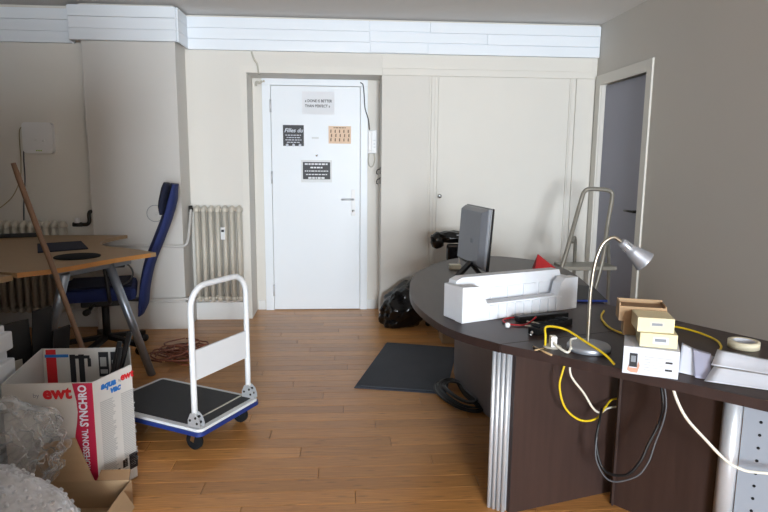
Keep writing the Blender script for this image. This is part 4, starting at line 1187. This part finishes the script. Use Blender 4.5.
# print on the side face
SF = frame_m((foot[1][0], foot[1][1], 0), (foot[2][0] - foot[1][0], foot[2][1] - foot[1][1], 0), (0, 0, 1))
so = SF.to_3x3() @ Vector((0, 0, 1)); ss = 1 if so.x > 0 else -1
def sft(s, size, x, z_, o_=.001, **k): return text_bm(s, size, SF @ Matrix.Translation((x, z_, ss * o_)), **k)
def sp(x0, z0, x1, z1): return box(BM(), x0, z0, min(0, ss * .0007), x1, z1, max(0, ss * .0007), 0, SF)
obj('lettering', sft('aqua', .040, .075, FH - .032, bold=.002, shear=.2), 'print_blue', t)
obj('lettering', sft('vac', .040, .108, FH - .062, bold=.002, shear=.2), 'print_blue', t)
obj('lettering', sft('by', .016, .134, FH - .035), 'print_mid', t)
obj('lettering', sft('ewt', .044, .172, FH - .026, bold=.002), 'print_bright_red', t)
for x0 in (.03, .135):
    bm = BM()
    for k in range(44):
        l = .075 * random.uniform(.75, 1); zz = FH - .10 - k * .0078
        merge(bm, sp(x0, zz, x0 + l, zz + .0046))
    o = obj('printed_lines', bm, 'print_grey', t); o['kind'] = 'stuff'
for q in ((.08, .06, .11, .085), (.125, .075, .15, .11), (.16, .05, .205, .12)):
    obj('printed_figure', sp(*q), 'print_dark', t)
# print inside the back wall
BF = frame_m((foot[4][0], foot[4][1], 0), (foot[3][0] - foot[4][0], foot[3][1] - foot[4][1], 0), (0, 0, 1))
def bp(x0, z0, x1, z1, o_=.0065):
    s_ = 1 if (BF.to_3x3() @ Vector((0, 0, 1))).y < 0 else -1
    return box(BM(), x0, z0, min(s_ * .0050, s_ * o_), x1, z1, max(s_ * .0050, s_ * o_), 0, BF)
obj('red_stripe', bp(0.02, .30, .065, FH - .004), 'print_bright_red', bw)
obj('printed_band', bp(.015, FH - .042, .12, FH - .028, .007), 'print_blue', bw)
for q in ((.125, .33, .15, FH - .03), (.165, .33, .19, FH - .03), (.125, FH - .05, .215, FH - .035), (.205, .41, .22, FH - .05), (.255, .36, .30, FH - .02), (.31, .36, .36, FH - .02)):
    obj('printed_machine', bp(*q), 'print_dark', bw)
for q in ((.262, .41, .29, .455), (.315, .40, .35, .44), (.262, .375, .295, .395)): obj('printed_photo', bp(*q, .007), 'print_grey', bw)
for k, (p0, p1, r_) in enumerate((((-1.10, 2.62, .03), (-.965, 2.74, .60), .013), ((-1.15, 2.73, .03), (-1.03, 2.79, .54), .011), ((-1.06, 2.56, .03), (-.985, 2.67, .55), .010))):
    bm = BM(); cyl(bm, p0, p1, r_, seg=14)
    t = tag(obj('vacuum_tube', bm, 'black_gloss' if k == 0 else 'black_plastic'), ('longest black shiny tube sticking out of the printed carton', 'thin black tube left of the longest tube in the carton', 'black tube nearest the carton side wall')[k], 'tube', 'tubes in the printed carton')
for k, (x0, y0, x1, y1, h, lean, m, lab) in enumerate((
        (-1.60, 2.93, -1.52, 3.00, .60, .02, 'black_plastic', 'leftmost black board standing behind the printed carton'),
        (-1.565, 2.89, -1.525, 2.91, .425, .01, 'label_grey', 'left pale grey board between black boards'),
        (-1.545, 2.955, -1.485, 3.02, .66, -.05, 'black_plastic', 'tallest black board leaning behind the printed carton'),
        (-1.475, 2.90, -1.445, 2.905, .43, -.03, 'label_grey', 'right pale grey board beside the printed carton'),
        (-1.47, 2.96, -1.42, 3.03, .56, -.06, 'black_plastic', 'right black board beside the red printed flap'))):
    bm = BM(); slab(bm, [(x0, y0, .001), (x1, y1, .001), (x1 - lean, y1, h), (x0 - lean, y0, h * .98)], .012)
    tag(obj('standing_board', bm, m), lab, 'board', 'boards behind the carton')

# ---- stack of white foam pieces at the left edge
zc = .001
labs = ('lowest white foam block of the stack by the carton', 'second white foam block up in the stack by the carton', 'second white foam block from the top of the stack', 'topmost white foam block at the left edge')
for k, (w, h, dx) in enumerate(((.22, .24, 0), (.215, .20, .0), (.20, .14, -.01), (.185, .105, -.012))):
    bm = BM(); x1 = -1.374 + dx
    box(bm, x1 - w, 2.37, zc, x1, 2.57, zc + h * .72, .008)
    box(bm, x1 - w + .02, 2.385, zc + h * .70, x1 - .022, 2.555, zc + h, .006)
    tag(obj('foam_block', bm, 'foam_white'), labs[k], 'foam', 'white foam stack'); zc += h + .001

# ---- brown cardboard box with flaps
t = thing('cardboard_box', 'open brown cardboard box in front of the printed carton', 'box', (-1.02, 2.16, 0))
b_ = [(-1.25, 2.07), (-.845, 2.075), (-.835, 2.30), (-1.24, 2.30)]
for i in range(4):
    obj('wall', wall_panel(b_[i], b_[(i + 1) % 4], .12, .12, .004), 'kraft', t)
bm = BM(); prism(bm, b_, .001, .005); obj('bottom', bm, 'kraft', t)
bm = BM(); slab(bm, [(-.845, 2.078, .121), (-.84, 2.22, .121), (-.80, 2.22, .05), (-.80, 2.078, .05)], .004); obj('flap', bm, 'kraft', t)
bm = BM(); slab(bm, [(-1.24, 2.296, .121), (-.975, 2.296, .121), (-1.05, 2.325, .29), (-1.17, 2.325, .27)], .004); obj('flap', bm, 'kraft', t)
bm = BM(); slab(bm, [(-.965, 2.294, .1215), (-.842, 2.294, .1215), (-.845, 2.325, .15), (-.96, 2.325, .15)], .004); obj('flap', bm, 'kraft_dark', t)

# ---- clear plastic bag and bubble wrap in the front left corner
def crumple(bm, amp, freq, seed):
    for v in bm.verts:
        p = v.co * freq + Vector((seed, 0, seed))
        r = noise.fractal(p, 1.0, 2.1, 4)
        rg = 1 - 2 * abs(noise.noise(p * 1.7))
        v.co += v.normal * amp * (r * .7 + rg * .6)
def folds(bm, amp, seed):
    """long sharp creases, as in crumpled film"""
    for v in bm.verts:
        p = v.co
        d_ = 0
        for k, (ax_, fr) in enumerate((((.9, .2, .5), 9), ((-.5, .3, .9), 13), ((.3, -.9, .6), 17))):
            u_ = p.dot(Vector(ax_)) * fr + 1.6 * noise.noise(p * 5 + Vector((seed + k * 7, 0, 0)))
            tri = abs((u_ % 1.0) * 2 - 1)
            d_ += (tri - .5) * (.5 + .5 * noise.noise(p * 6 + Vector((0, seed, k * 3)))) / (1 + .5 * k)
        v.co = p + v.normal * amp * d_
bm = blob((-1.24, 2.15, .335), (.215, .15, .175), .16, 2.2, 6, None, 8); bm.normal_update(); folds(bm, .05, 2)
for v in bm.verts: v.co.y = min(v.co.y, 2.345 + .01 * noise.noise(v.co * 14))
tag(obj('plastic_bag', bm, 'clear_film'), 'crumpled clear plastic bag in front of the printed carton', 'plastic bag')
bm = blob((-1.09, 1.83, .16), (.26, .165, .25), .12, 1.8, 5, .001, 4, lambda p: Vector((p.x - max(p.z, 0) * .35, p.y, p.z))); bm.normal_update(); crumple(bm, .016, 7, 5)
for v in bm.verts: v.co.z = max(v.co.z, .001)
spots = blob((-1.09, 1.83, .16), (.262, .167, .252), .12, 1.8, 4, .001, 4, lambda p: Vector((p.x - max(p.z, 0) * .35, p.y, p.z))); spots.normal_update(); crumple(spots, .016, 7, 5); spots.normal_update()
bub = BM()
for v in spots.verts:
    if v.co.z > .05 and v.normal.z > -.2:
        q = v.normal.to_track_quat('Z', 'Y').to_matrix().to_4x4(); q.translation = v.co
        ring0 = [bub.verts.new(q @ Vector((.0085 * math.cos(a), .0085 * math.sin(a), -.002))) for a in [k * math.pi / 3 for k in range(6)]]
        ring1 = [bub.verts.new(q @ Vector((.0062 * math.cos(a), .0062 * math.sin(a), .005))) for a in [k * math.pi / 3 for k in range(6)]]
        for k in range(6):
            f = bub.faces.new((ring0[k], ring0[(k + 1) % 6], ring1[(k + 1) % 6], ring1[k])); f.smooth = True
        bub.faces.new(ring1).smooth = True
spots.free()
wrap = tag(obj('bubble_wrap', bm, 'bubble_film'), 'heap of bubble wrap in the front left corner', 'bubble wrap')
o = obj('bubbles', bub, 'bubble_film', wrap); o['kind'] = 'stuff'
